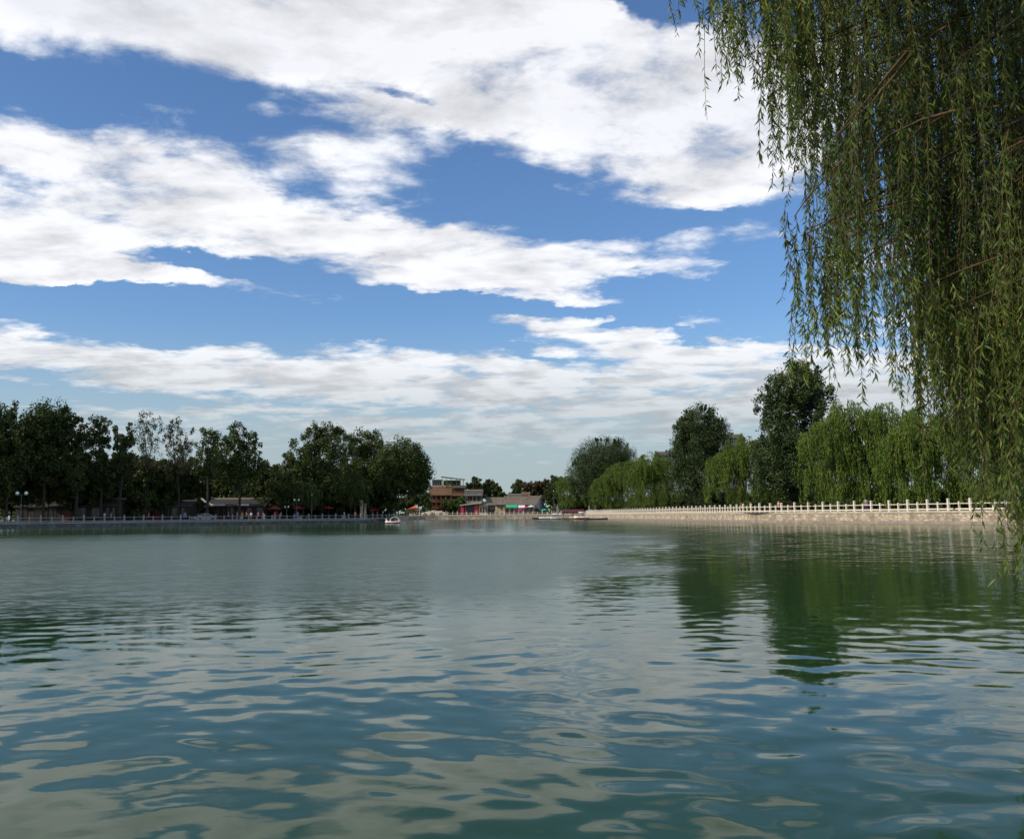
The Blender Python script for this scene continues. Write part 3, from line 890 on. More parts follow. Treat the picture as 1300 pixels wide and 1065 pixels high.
# tiered restaurant
def tiered():
    D = 356
    zg = ZF
    def X(px): return at(px, 640, D).x
    def Z(py, px=570): return at(px, py, D).z - zg
    cx = X(568)
    root = empty('restaurant_building', (cx, D, zg), 'tiered brown restaurant with a big sloping tiled roof and a roof terrace', 'building')
    x0, x1, x2 = X(546) - cx, X(573) - cx, X(589) - cx
    w = MB(); w.box(x0, x1, 2, 12, 0, Z(626)); w.box(x1 + .02, x2, 1.2, 11, 0, Z(616)); w.build('wall', M['wood_brown'], root)
    # big sloped roof
    r = MB(); za, zb = Z(628), Z(617)
    vs = []
    for x in (x0 - .6, x1 + .3):
        for i in range(7):
            u = i / 6; vs.append((x, .2 + 4.3 * u, za + (zb - za) * u ** 1.25))
        for i in range(7):
            u = i / 6; vs.append((x, .2 + 4.3 * u, za + (zb - za) * u ** 1.25 - .25))
    fs = []
    for i in range(6):
        fs += [(i, i + 1, 15 + i, 14 + i), (7 + i, 21 + i, 22 + i, 8 + i), (i, 7 + i, 8 + i, i + 1), (14 + i, 15 + i, 22 + i, 21 + i)]
    fs += [(0, 14, 21, 7), (6, 13, 27, 20)]
    r.add(vs, fs); ro = r.build('roof', M['roof_brown'], root)
    mb = MB(); mb.box(x0 - .7, x1 + .4, 4.3, 4.8, zb - .1, zb + .45); mb.build('ridge', M['ridge'], ro)
    # balconies of two storeys
    for zf in (Z(637), Z(645)):
        mb = MB(); mb.box(x0, x1, .4, 2, zf - .15, zf + .1)
        mb.box(x0, x1, .4, .5, zf + .85, zf + .97)
        for i in range(13):
            xx = x0 + i * (x1 - x0 - .1) / 12; mb.box(xx, xx + .1, .42, .5, zf + .1, zf + .85)
        mb.build('balcony', M['wood_orange'], root)
    for i in range(5):
        xx = x0 + .2 + i * (x1 - x0 - .5) / 4
        mb = MB(); mb.box(xx, xx + .28, .55, .83, 0, Z(628) - .1); mb.build('column', M['wood_orange'], root)
    for zf in (Z(634), Z(643)):
        for i in range(4):
            xx = x0 + .9 + i * (x1 - x0 - 1.2) / 4
            fr = MB(); fr.box(xx, xx + 1.1, 1.93, 1.997, zf, zf + 1.2); fo = fr.build('window', M['wood_red'], root)
            gl = MB(); gl.box(xx + .12, xx + .98, 1.9, 1.927, zf + .12, zf + 1.08); gl.build('pane', M['glass'], fo)
    # right wing: eaves, windows
    for py, dd in ((617, .9), (627, 1.2)):
        mb = MB(); z = Z(py); mb.add([(x1 + .1, 1.2 - dd, z - .55), (x2 + .6, 1.2 - dd, z - .55), (x2 + .6, 1.6, z + .2), (x1 + .1, 1.6, z + .2),
                                      (x1 + .1, 1.2 - dd, z - .75), (x2 + .6, 1.2 - dd, z - .75), (x2 + .6, 1.6, z), (x1 + .1, 1.6, z)],
                                     [(0, 1, 2, 3), (7, 6, 5, 4), (0, 4, 5, 1), (1, 5, 6, 2), (2, 6, 7, 3), (3, 7, 4, 0)])
        mb.build('eave', M['roof_grey' if py == 617 else 'roof_brown'], root)
    for i in range(5):
        xx = x1 + .5 + i * (x2 - x1 - 1.2) / 4
        fr = MB(); fr.box(xx - .28, xx + .28, 1.13, 1.197, Z(624), Z(619.5)); fo = fr.build('window', M['wood_orange'], root)
        gl = MB(); gl.box(xx - .2, xx + .2, 1.1, 1.127, Z(624) + .1, Z(619.5) - .1); gl.build('pane', M['glass'], fo)
    # roof terrace
    zt = Z(616); zr_ = Z(607)
    mb = MB()
    mb.add([(X(559) - cx, 3, Z(604.5)), (X(589.5) - cx, 3, Z(608.5)), (X(589.5) - cx, 8, Z(607.5)), (X(559) - cx, 8, Z(603.5)),
            (X(559) - cx, 3, Z(605.8)), (X(589.5) - cx, 3, Z(609.3)), (X(589.5) - cx, 8, Z(608.4)), (X(559) - cx, 8, Z(605))],
           [(0, 1, 2, 3), (7, 6, 5, 4), (0, 4, 5, 1), (1, 5, 6, 2), (2, 6, 7, 3), (3, 7, 4, 0)])
    mb.build('terrace_roof', M['roof_grey'], root)
    for px in (561, 566, 572, 579, 584, 587.5):
        mb = MB(); xx = X(px) - cx; mb.box(xx - .12, xx + .12, 3.3, 3.54, zt - .6, Z(607.5)); mb.build('terrace_post', M['wood_brown'], root)
    mb = MB(); mb.box(X(561.5) - cx, X(583) - cx, 5.6, 5.75, zt - .5, Z(609)); mb.build('terrace_screen', M['bush_wall'], root)
    mb = MB(); mb.box(X(547) - cx, X(559) - cx, 4.9, 7.5, zt - .2, Z(609)); mb.box(X(546.5) - cx, X(559.2) - cx, 4.6, 7.8, Z(609) + .003, Z(608)); mb.build('terrace_room', M['brick_grey'], root)
    for i in range(4):
        px = 548.5 + i * 2.8
        gl = MB(); gl.box(X(px) - cx, X(px + 1.8) - cx, 4.85, 4.897, zt + .25, Z(610.5)); gl.build('window', M['glass'], root)
    # blue-dark ground floor screens on right wing
    gl = MB(); gl.box(x1 + .4, x2 - .4, 1.1, 1.197, .3, Z(629)); gl.build('shop_window', M['glass'], root)


M['bush_wall'] = mat('green_screen', (0.05, 0.09, 0.035), 0.8, 0.4, 2)
tiered()

# grey columned building
def columned():
    D = 352; zg = ZF
    X = lambda px: at(px, 640, D).x
    Z = lambda py: at(600, py, D).z - zg
    cx = X(602)
    root = empty('columned_building', (cx, D, zg), 'grey two-storey building with pale columns and an upper gallery', 'building')
    x0, x1 = X(590) - cx, X(612) - cx
    mb = MB(); mb.box(x0, x1, 2.2, 9, 0, Z(629)); mb.build('wall', M['brick_grey'], root)
    mb = MB(); gable(mb, x0, x1, 0, 9, Z(629), Z(622), .5); r = mb.build('roof', M['roof_grey'], root)
    mb = MB(); mb.box(x0 - .3, x1 + .3, 4.3, 4.7, Z(622) - .05, Z(622) + .3); mb.build('ridge', M['ridge'], r)
    mb = MB(); mb.box(x0, x1, 0, 2.2, Z(638) - .4, Z(638)); mb.box(x0, x1, 0, .12, Z(638) + .003, Z(636)); mb.build('gallery', M['plaster'], root)
    mb = MB(); mb.box(x0 - .1, x1 + .1, -.02, .3, Z(629) - .25, Z(629) + .4); mb.build('beam', M['plaster'], root)
    for px in (591.5, 593.5, 600, 605, 611):
        mb = MB(); xx = X(px) - cx; mb.lathe((xx, .4, 0), [(.22, 0), (.2, .2), (.17, Z(629) - .3), (.24, Z(629) - .26)], 10); mb.build('column', M['plaster'], root)
    for i in range(4):
        xx = x0 + 1 + i * (x1 - x0 - 2) / 3
        fr = MB(); fr.box(xx - .6, xx + .6, 2.13, 2.197, Z(637.5), Z(631)); fo = fr.build('window', M['wood_red'], root)
        gl = MB(); gl.box(xx - .45, xx + .45, 2.1, 2.127, Z(637), Z(631.6)); gl.build('pane', M['glass'], fo)
    gl = MB(); gl.box(x0 + .5, x1 - .5, 2.12, 2.197, .3, Z(640)); gl.build('shop_window', M['glass'], root)
columned()

def shop():
    D = 346; zg = ZF
    X = lambda px: at(px, 645, D).x
    Z = lambda py: at(596, py, D).z - zg
    cx = X(596)
    root = empty('shop_building', (cx, D, zg), 'single-storey crimson shop front with a pale slanting flat roof', 'building')
    x0, x1 = X(584.5) - cx, X(607.5) - cx
    mb = MB(); mb.box(x0, x1, 1.0, 5, 0, Z(640.6)); mb.build('wall', M['wood_red'], root)
    mb = MB(); mb.add([(x0 - .3, -.6, Z(641)), (x1 + 1.2, -.6, Z(638.2)), (x1 + 1.2, 5.3, Z(637.2)), (x0 - .3, 5.3, Z(640)),
                       (x0 - .3, -.6, Z(642)), (x1 + 1.2, -.6, Z(639.2)), (x1 + 1.2, 5.3, Z(638)), (x0 - .3, 5.3, Z(640.6))],
                      [(0, 1, 2, 3), (7, 6, 5, 4), (0, 4, 5, 1), (1, 5, 6, 2), (2, 6, 7, 3), (3, 7, 4, 0)])
    mb.build('roof', M['ridge'], root)
    for a, b in ((584.6, 588.5), (602, 607.4), (590.5, 591.5)):
        mb = MB(); mb.box(X(a) - cx, X(b) - cx, .6, .997, 0, Z(641.4)); mb.build('front_panel', M['pink'], root)
    gl = MB(); gl.box(X(592) - cx, X(601.5) - cx, .9, .997, .5, Z(642.5)); gl.build('window', M['glass'], root)
    # ring emblem on the crimson panel
    mb = MB(); c = X(604.7) - cx; zc = Z(646)
    ring = [(c + .42 * math.cos(t * math.pi / 8), .56, zc + .62 * math.sin(t * math.pi / 8)) for t in range(17)]
    mb.tube(ring, .05, 5); mb.build('ring_sign', M['plaster'], root)
shop()

house('kiosk_building', 'small cream kiosk with open hatches right of the crimson shop', 608.5, 619, 643.5, 641, 345, 3, ZF, 'cream', 'roof_grey', 3, 'glass', door=False, over=.35)
house('tiled_house', 'tan-roofed house left of the small green tree', 618, 640, 641, 632, 352, 8, ZF, 'brick_grey', 'roof_tan', 3)
house('tiled_house', 'long tan-roofed house behind the green awning', 641, 671, 640.5, 630.5, 352, 9, ZF, 'brick_grey', 'roof_tan', 4)
house('tiled_house', 'tan-roofed house end behind the pale round parasol', 672, 687, 641, 630, 350, 9, ZF, 'brick_grey', 'roof_tan', 2)
house('tiled_house', 'low dark grey roof peeping above the long tan roof', 640, 662, 629.5, 627.5, 366, 7, ZF, 'brick_grey', 'roof_grey', 0, door=False)
house('tiled_house', 'small reddish roof among the brown distant trees', 664, 672, 628.5, 625.5, 368, 5, ZF, 'wood_red', 'roof_brown', 0, door=False)
# shop annex with yellow posts
def annex():
    D = 346.5; zg = ZF
    X = lambda px: at(px, 645, D).x
    Z = lambda py: at(635, py, D).z - zg
    cx = X(635)
    root = empty('porch_stall', (cx, D, zg), 'dark-roofed porch stall on cream and yellow posts', 'stall')
    mb = MB(); mb.box(X(628.5) - cx, X(641.5) - cx, -.6, 2.8, Z(641.8), Z(640.6)); mb.build('roof', M['dark_canvas'], root)
    for px, m_ in ((629.5, 'cream'), (632, 'plaster'), (635, 'yellow'), (638.8, 'yellow'), (640, 'cream')):
        mb = MB(); xx = X(px) - cx; mb.box(xx - .14, xx + .14, 0, .28, 0, Z(641.9)); mb.build('post', M[m_], root)
    mb = MB(); mb.box(X(629) - cx, X(641) - cx, 2.3, 2.5, 0, Z(642)); mb.build('back_wall', M['cream'], root)
annex()

# grey brick hall roofs behind right bank
b, D = baseR(840, 34)
house('hall_building', 'tall grey hall whose roof end shows between the willow and the dark poplar', 836, 852, 578, 573, D, 9, ZR, 'brick_grey', 'roof_grey', 4)
b, D = baseR(930, 30)
house('hall_building', 'grey-roofed hall showing a sliver above the round willow', 926, 946, 556, 550.5, D, 9, ZR, 'brick_grey', 'roof_grey', 4)

# left bank houses
b, D = baseL(230, 20)
house('yellow_house', 'yellow-walled house glimpsed between the thin poplar trunks', 176, 208, 617, 610, D + 8, 8, ZL, 'yellow', 'roof_grey', 4)
b, D = baseL(300, 14)
r_, W_, ze_, zr_ = house('tiled_house', 'low grey-green tiled house with open front behind the silver car', 262, 336, 642.5, 633, D, 8, ZL, 'dark_wood', 'roof_dark', 5, columns=6)
mb = MB()
vs = [(-W_ - .9 + .9 * u, -.8 + 4.6 * u, ze_ - .1 + (zr_ - ze_ + 1.3) * (1 - u) ** 1.8) for u in [i / 8 for i in range(9)]]
mb.tube([(-W_ - 1.6 + 3.4 * (i / 8), .2, ze_ + .1 + (zr_ - ze_ + .6) * (1 - i / 8) ** 1.9) for i in range(9)], [.22] * 9, 6)
mb.build('swept_ridge', M['white'], r_)
for px in (281, 311):
    mb = MB(); c = at(px, 641, D); mb.box(c.x - r_.location.x - 1.2, c.x - r_.location.x + 1.2, -1.3, -1.2, c.z - ZL - .15, c.z - ZL + .22); mb.build('signboard', M['white'], r_)
# small red pavilion behind
p = at(268, 621, D + 10)
root = empty('pavilion', (p.x, D + 10, ZL), 'small two-tiered pavilion with red upper eave behind the low house', 'pavilion')
mb = MB(); mb.box(-.8, .8, -.8, .8, -.2, p.z - ZL - .4); mb.build('wall', M['plaster'], root)
for dz, w in ((-1.9, 1.9), (0, 1.2)):
    mb = MB(); mb.lathe((0, 0, p.z - ZL + dz - .5), [(w, 0), (w * .6, .35), (w * .25, .9), (.05, 1.2)], 4); mb.build('roof', M['red_canvas' if dz == 0 else 'roof_grey'], root)
b, D = baseL(80, 13)
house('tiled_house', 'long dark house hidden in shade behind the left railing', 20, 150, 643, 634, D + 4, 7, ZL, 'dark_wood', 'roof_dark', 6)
b, D = baseL(200, 12)
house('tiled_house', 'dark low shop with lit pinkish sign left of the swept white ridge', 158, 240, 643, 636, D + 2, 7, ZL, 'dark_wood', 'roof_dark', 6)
b, D = baseL(440, 12)
house('tiled_house', 'shaded teahouse behind the stone pillars with a beige low roof', 424, 480, 645, 638, D, 7, ZL, 'wood_brown', 'ridge', 4)


# ------------------------------------------------------------------ street furniture
def parasol(label, px, py_top, D, zg, rad, m_, h=None):
    p = at(px, py_top, D); h = p.z - zg
    root = empty('parasol', (p.x, D, zg), label, 'parasol', 'parasols by the water')
    mb = MB(); n_ = 8; vs = [(0, 0, h)]; 
    for k in range(n_):
        a = 2 * math.pi * k / n_; vs.append((rad * math.cos(a), rad * math.sin(a), h - rad * .38))
    for k in range(n_):
        a = 2 * math.pi * k / n_; vs.append((rad * .98 * math.cos(a), rad * .98 * math.sin(a), h - rad * .38 - .2))
    fs = [(0, 1 + k, 1 + (k + 1) % n_) for k in range(n_)] + [(1 + k, 9 + k, 9 + (k + 1) % n_, 1 + (k + 1) % n_) for k in range(n_)]
    mb.add(vs, fs); mb.build('canopy', M[m_], root)
    mb = MB(); mb.tube([(0, 0, 0), (0, 0, h - .02)], .035, 6); mb.build('pole', M['metal'], root)
    mb = MB(); mb.lathe((0, 0, 0), [(.3, 0), (.3, .06), (.06, .12)], 10); mb.build('base', M['metal'], root)
    return root


def onL(px, off): p = lineX(rL, px, off); return p.y
parasol('red parasol left of the grey lamp post', 378, 642, onL(378, 5), ZL + .012, 1.15, 'red_canvas')
parasol('dark red parasol just left of the first red one', 350, 642.5, onL(350, 5), ZL + .012, 1.15, 'red_canvas')
parasol('red parasol right of the grey lamp post', 417, 642, onL(417, 5), ZL + .012, 1.15, 'red_canvas')
parasol('red parasol far down the left promenade above the railing', 474, 644, onL(474, 5), ZL + .012, 1.3, 'red_canvas')
parasol('orange parasol at the end of the left bank', 526, 642.5, 235, ZL, 1.6, 'orange_canvas')
parasol('second orange-red parasol seen low behind the end railing', 521, 648, 232, ZL, 1.2, 'red_canvas')
parasol('pale green-white round parasol at the far shops', 674.5, 641, 343, ZF + .012, 1.5, 'pale_canvas')
parasol('magenta parasol between the white awning and the pale parasol', 669, 642.3, 343, ZF + .012, 1.3, 'magenta_canvas')
parasol('small magenta parasol below the white awning', 661, 646, 341, ZF + .012, 1.2, 'magenta_canvas')
parasol('small green parasol beside the dark pointed tent', 691, 645.5, 341, ZF + .012, 1.3, 'green_canvas')


def awning(label, px0, px1, py0, py1, D, zg, m_, posts=True):
    a = at(px0, py0, D); b = at(px1, py1, D); cx = (a.x + b.x) / 2; W = (b.x - a.x) / 2
    root = empty('awning', (cx, D, zg), label, 'awning')
    zt, zb = a.z - zg, b.z - zg
    mb = MB(); mb.add([(-W, 0, zb), (W, 0, zb), (W, 2.4, zt), (-W, 2.4, zt), (-W, 0, zb - .25), (W, 0, zb - .25), (W, 2.4, zt - .06), (-W, 2.4, zt - .06)],
                      [(0, 1, 2, 3), (7, 6, 5, 4), (0, 4, 5, 1), (1, 5, 6, 2), (2, 6, 7, 3), (3, 7, 4, 0)])
    mb.build('canopy', M[m_], root)
    for xx in (-W + .1, W - .1):
        mb = MB(); mb.tube([(xx, .1, 0), (xx, .1, zb - .05)], .05, 6); mb.build('post', M['metal'], root)
awning('bright green awning over the far promenade', 642, 657, 640.8, 643.6, 344, ZF + .012, 'green_canvas')
awning('white awning right of the green one', 658, 666.5, 641.2, 643.8, 344, ZF + .012, 'white')
awning('dark red awning in front of the gap left of the tall lamp post', 338, 352, 643, 645, onL(345, 9), ZL + .012, 'red_canvas')

# dark pointed tent
p = at(686, 631, 345)
root = empty('pointed_tent', (p.x, 345, ZF), 'tall dark pointed tent at the right end of the far shops', 'tent')
mb = MB(); h_ = p.z - ZF; mb.lathe((0, 0, 0), [(2.4, 0), (2.0, h_ * .35), (1.1, h_ * .7), (.12, h_)], 8); mb.build('canopy', M['dark_canvas'], root)
mb = MB(); mb.tube([(0, 0, h_ - .1), (0, 0, h_ + .5)], .05, 6); mb.build('finial', M['metal'], root)


def lamp_post(label, px, py_top, D, zg, globes=2, arm=.6, name='street_lamp', r=.24):
    p = at(px, py_top, D); h = p.z - zg
    root = empty(name, (p.x, D, zg), label, 'lamp post')
    mb = MB(); mb.lathe((0, 0, 0), [(.16, 0), (.16, .3), (.08, .4), (.055, h)], 8)
    if globes == 2: mb.tube([(-arm, 0, h), (0, 0, h + .08), (arm, 0, h)], .04, 6)
    mb.build('pole', M['metal'], root)
    for s_ in ((-1, 1) if globes == 2 else (0,) if globes == 1 else ()):
        mb = MB(); mb.lathe((s_ * arm, 0, h + .02), [(r * .4, 0), (r * .85, r * .4), (r, r), (r * .85, r * 1.6), (r * .3, r * 2)], 12); mb.build('globe', M['lamp_globe'], root)
    return root
lamp_post('twin white globe lamp among the dark trees at far left', 27.5, 628.5, onL(27, 4), ZL + .012, 2, .75, r=.30)
lamp_post('twin white globe lamp left of the red parasol', 364, 644.5, onL(364, 3.5), ZL + .012, 2, .35, r=.16)
lamp_post('wide twin lamp above the red parasol', 376.5, 636, onL(376, 3.2), ZL + .012, 2, .45, r=.2)
lamp_post('tall bare grey pole standing over the left promenade', 396, 629, onL(396, 3), ZL + .012, 1, r=.15)
lamp_post('slim grey pole left of the first right-bank willow', 703, 624, 335, ZF, 1, r=.16)
lamp_post('pole with round lamp near the big round olive tree', 502, 633, onL(502, 3.5), ZL + .012, 1, r=.22)

# two stone pillars, stone marker and rock pile
for i, (px, pt, w, lab) in enumerate([(459, 635, .55, 'taller of the two yellowish stone pillars behind the left railing'), (463.5, 639, .5, 'shorter of the two yellowish stone pillars behind the left railing')]):
    D = onL(px, 5.5); p = at(px, pt, D)
    mb = MB(); h_ = p.z - ZL; mb.box(-w / 2 - .12, w / 2 + .12, -w / 2 - .12, w / 2 + .12, -.05, .35, b=.03); mb.box(-w / 2, w / 2, -w / 2, w / 2, .352, h_ * .9, b=.02); mb.box(-w * .6, w * .6, -w * .6, w * .6, h_ * .9 + .003, h_, b=.1)
    o = mb.build('stone_pillar', M['cream'], None, (p.x, D, ZL + .012)); tag(o, lab, 'pillar')


def rock_mesh(r, seed):
    rs = random.Random(seed)
    bm = bmesh.new(); bmesh.ops.create_icosphere(bm, subdivisions=2, radius=r)
    offs = [Vector((rs.uniform(-1, 1), rs.uniform(-1, 1), rs.uniform(-1, 1))).normalized() for _ in range(7)]
    for v in bm.verts:
        d = v.co.normalized(); k = 1
        for o_ in offs: k -= .22 * max(0, d.dot(o_)) ** 4
        v.co = d * r * k * rs.uniform(.94, 1.06); v.co.z *= .75
    me = bpy.data.meshes.new('rock'); bm.to_mesh(me); bm.free(); return me
rk = [('pale rounded boulder at the left end of the far bank', 538, .9), ('squat boulder beside the pale rounded one', 541.5, 1.1), ('cream boulder in the middle of the rock pile', 546, 1.3), ('tall boulder right of the cream one', 551, 1.5), ('low broad boulder by the person in white', 556, 1.2),
      ('large tan boulder at the right end of the rock pile', 561, 1.4), ('small boulder ending the rock pile', 565, .9)]
for i, (lab, px, r) in enumerate(rk):
    p = lineX(rF, px, 1.6 + (i % 2) * 1.2)
    o = link('boulder', rock_mesh(r * 1.15, i), M['rock'], None, (p.x, p.y, ZF + r * .55)); o.rotation_euler = (0, 0, i); tag(o, lab, 'rock', 'boulders on the far bank')
for (lab, px, off, pt) in (('narrow upright pale stone marker beside the slim grey pole', 707.5, 1.5, 641), ('upright carved stone marker at the landing left of the white railing', 747, 1.4, 641)):
    rr = rR if px > 720 else rF
    p = lineX(rr, px, off) if px > 720 else Vector((slope(px) * 335, 335))
    t_ = at(px, pt, p.y).z
    z0_ = ZR if px > 720 else ZF
    mb = MB(); h_ = t_ - z0_; mb.box(-.45, .45, -.3, .3, -.05, .3, b=.03); mb.add([(-.34, -.18, .303), (.34, -.18, .303), (.34, .18, .303), (-.34, .18, .303), (-.25, -.12, h_ * .85), (.27, -.12, h_ * .85), (.27, .12, h_ * .85), (-.25, .12, h_ * .85), (.02, -.08, h_), (.02, .08, h_)],
                                                         [(0, 1, 5, 4), (1, 2, 6, 5), (2, 3, 7, 6), (3, 0, 4, 7), (4, 5, 8), (6, 7, 9), (5, 6, 9, 8), (7, 4, 8, 9)])
    o = mb.build('stone_marker', M['plaster'], None, (p.x, p.y, z0_)); tag(o, lab, 'stone marker')


# ------------------------------------------------------------------ car
def car(label, px, off):
    p = lineX(rL, px, off)
    i = offset_poly(rL, off); a, b_ = min(zip(i, i[1:]), key=lambda s_: ((s_[0] + s_[1]) / 2 - p).length)
    root = empty('parked_car', (p.x, p.y, ZL + .012), label, 'car', None, math.atan2(b_.y - a.y, b_.x - a.x))
    prof = [(-2.2, .35), (-2.22, .62), (-2.1, .78), (-1.3, .9), (-.75, 1.32), (-.1, 1.44), (.65, 1.40), (1.35, 1.0), (2.05, .95), (2.2, .8), (2.22, .38), (1.8, .25), (-1.8, .25)]
    mb = MB(); k = len(prof)
    vs = []
    for y, ins in ((-.86, .12), (-.80, 0), (.80, 0), (.86, .12)):
        for x, z in prof:
            yy = y * (1 - .22 * max(0, (z - .95)) / .5); vs.append((x * (1 - .02 * (abs(y) > .83)), yy, z if abs(y) < .83 else z - .03 * (z > .8)))
    fs = [tuple(reversed(range(k))), tuple(3 * k + i_ for i_ in range(k))]
    for r_ in range(3):
        for i_ in range(k):
            j = (i_ + 1) % k; fs.append((r_ * k + i_, r_ * k + j, (r_ + 1) * k + j, (r_ + 1) * k + i_))
    mb.add(vs, fs); mb.build('body', M['car'], root)
    for s_ in (-1, 1):
        for x0, x1, x2, x3 in ((-1.1, -.15, -.15, -.68), (-.05, 1.2, .6, -.05)):
            mb = MB(); y0 = s_ * .872; y1 = s_ * .80
            mb.add([(x0, y0, .96), (x1, y0, .96), (x2, y1, 1.33), (x3, y1, 1.33)], [(0, 1, 2, 3)]); mb.build('side_window', M['glass'], root)
        for x in (-1.35, 1.35):
            t = MB(); t.lathe((0, 0, 0), [(.2, -.1), (.33, -.1), (.34, 0), (.33, .1), (.2, .1)], 18); w_ = t.build('wheel', M['rubber'], root); w_.rotation_euler = (math.pi / 2, 0, 0); w_.location = (x, s_ * .8, .33)
            t = MB(); t.lathe((0, 0, 0), [(.19, -.08), (.19, .115), (.05, .125)], 10); h_ = t.build('rim', M['metal'], w_)
            if s_ < 0: pass
            if s_ > 0: w_.rotation_euler = (-math.pi / 2, 0, 0)
        t = MB(); t.box(-2.235, -2.17, s_ * .62 - .17, s_ * .62 + .17, .58, .72); t.build('headlight', M['lamp_globe'], root)
        t = MB(); t.box(2.16, 2.235, s_ * .62 - .15, s_ * .62 + .15, .62, .8); t.build('tail_light', M['red_canvas'], root)
    mb = MB(); mb.add([(-1.28, -.7, .925), (-1.28, .7, .925), (-.77, .62, 1.335), (-.77, -.62, 1.335)], [(0, 1, 2, 3)]); mb.build('windscreen', M['glass'], root)
    return root
car('silver-grey saloon car parked behind the left railing', 259, 2.9)

# ------------------------------------------------------------------ people
def skin_mesh(joints, edges, subsurf=1):
    bm = bmesh.new(); lay = bm.verts.layers.skin.verify()
    vv = []
    for i, (x, y, z, r) in enumerate(joints):
        v = bm.verts.new((x, y, z)); v[lay].radius = (r, r)
        if i == 0: v[lay].use_root = True
        vv.append(v)
    for a, b in edges: bm.edges.new((vv[a], vv[b]))
    me = bpy.data.meshes.new('tmp'); bm.to_mesh(me); bm.free()
    o = bpy.data.objects.new('tmp', me); COL.objects.link(o)
    md = o.modifiers.new('s', 'SKIN'); md.use_smooth_shade = True
    m2 = o.modifiers.new('u', 'SUBSURF'); m2.levels = subsurf
    dg = bpy.context.evaluated_depsgraph_get()
    res = bpy.data.meshes.new_from_object(o.evaluated_get(dg))
    bpy.data.objects.remove(o)
    res.materials.clear()
    return res


def person_meshes(stride, armsw, sit=False):
    s_ = stride
    hip = .92
    J = [(0, 0, hip, .13), (0, 0, 1.12, .125), (0, 0, 1.36, .15), (0, .0, 1.47, .06), (0, -.01, 1.56, .075), (0, -.015, 1.66, .095), (0, 0, 1.73, .07)]
    E = [(0, 1), (1, 2), (2, 3), (3, 4), (4, 5), (5, 6)]
    for sx, k in ((-1, 1), (1, -1)):
        b = len(J)
        J += [(sx * .19, 0, 1.38, .065), (sx * .23, -k * armsw * .5 + .02, 1.12, .045), (sx * .24, -k * armsw - .05, .90, .035), (sx * .24, -k * armsw - .08, .82, .04), (sx * .235, -k * armsw - .09, .74, .02)]
        E += [(2, b), (b, b + 1), (b + 1, b + 2), (b + 2, b + 3), (b + 3, b + 4)]
        b = len(J)
        J += [(sx * .09, 0, .84, .09), (sx * .10, k * s_ * .5 - .02, .48, .06), (sx * .10, k * s_ + .03, .09, .042), (sx * .11, k * s_ - .12, .035, .035)]
        E += [(0, b), (b, b + 1), (b + 1, b + 2), (b + 2, b + 3)]
    body = skin_mesh(J, E)
    JS = [(0, 0, .95, .15), (0, 0, 1.12, .145), (0, 0, 1.36, .17), (0, 0, 1.455, .075)]; ES = [(0, 1), (1, 2), (2, 3)]
    for sx, k in ((-1, 1), (1, -1)):
        b = len(JS); JS += [(sx * .19, 0, 1.385, .082), (sx * .225, -k * armsw * .4 + .02, 1.17, .07)]; ES += [(2, b), (b, b + 1)]
    shirt = skin_mesh(JS, ES)
    JT = [(0, 0, .94, .15)]; ET = []
    for sx, k in ((-1, 1), (1, -1)):
        b = len(JT); JT += [(sx * .09, 0, .84, .105), (sx * .10, k * s_ * .5 - .02, .48, .08), (sx * .10, k * s_ + .03, .12, .07)]; ET += [(0, b), (b, b + 1), (b + 1, b + 2)]
    trou = skin_mesh(JT, ET)
    hair = MB(); hair.lathe((0, .015, 1.60), [(.06, -.03), (.10, .03), (.105, .1), (.08, .17), (.02, .205)], 12); hm = hair
    return body, shirt, trou, hair


PM = [person_meshes(.0, .0), person_meshes(.24, .16)]
HM = []
for b_, s_, t_, h_ in PM:
    tmp = h_.build('hair', M['hair']); HM.append(tmp.data); bpy.data.objects.remove(tmp)
cloth = {}
def cmat(n_, c):
    if n_ not in cloth: cloth[n_] = mat('cloth_' + n_, c, .85, .12, 6)
    return cloth[n_]
CC = dict(orange=(.75, .2, .04), white=(.75, .75, .72), red=(.55, .03, .03), blue=(.08, .2, .5), pale=(.45, .55, .65), black=(.02, .02, .02), yellow=(.65, .5, .08), pink=(.65, .25, .3), grey=(.25, .25, .25), green=(.05, .25, .1), navy=(.03, .04, .12), cream=(.6, .52, .38), maroon=(.2, .03, .04))
CN = dict(pale='pale blue')
def person(px, r, off, z, shirt, trou, lab, pose=0, rz=0):
    p = lineX(r, px, off)
    root = empty('person', (p.x, p.y, z + .012), lab, 'person', 'people on the promenades', rz)
    b_, s_, t_, h_ = PM[pose]
    for nm, me, m_ in (('body', b_, M['skin']), ('shirt', s_, cmat(shirt, CC[shirt])), ('trousers', t_, cmat(trou, CC[trou])), ('hair', HM[pose], M['hair'])):
        o = bpy.data.objects.new(nm, me); COL.objects.link(o); o.parent = root
        if len(me.materials) == 0: me.materials.append(m_)
        o.material_slots[0].link = 'OBJECT'; o.material_slots[0].material = m_
    return root
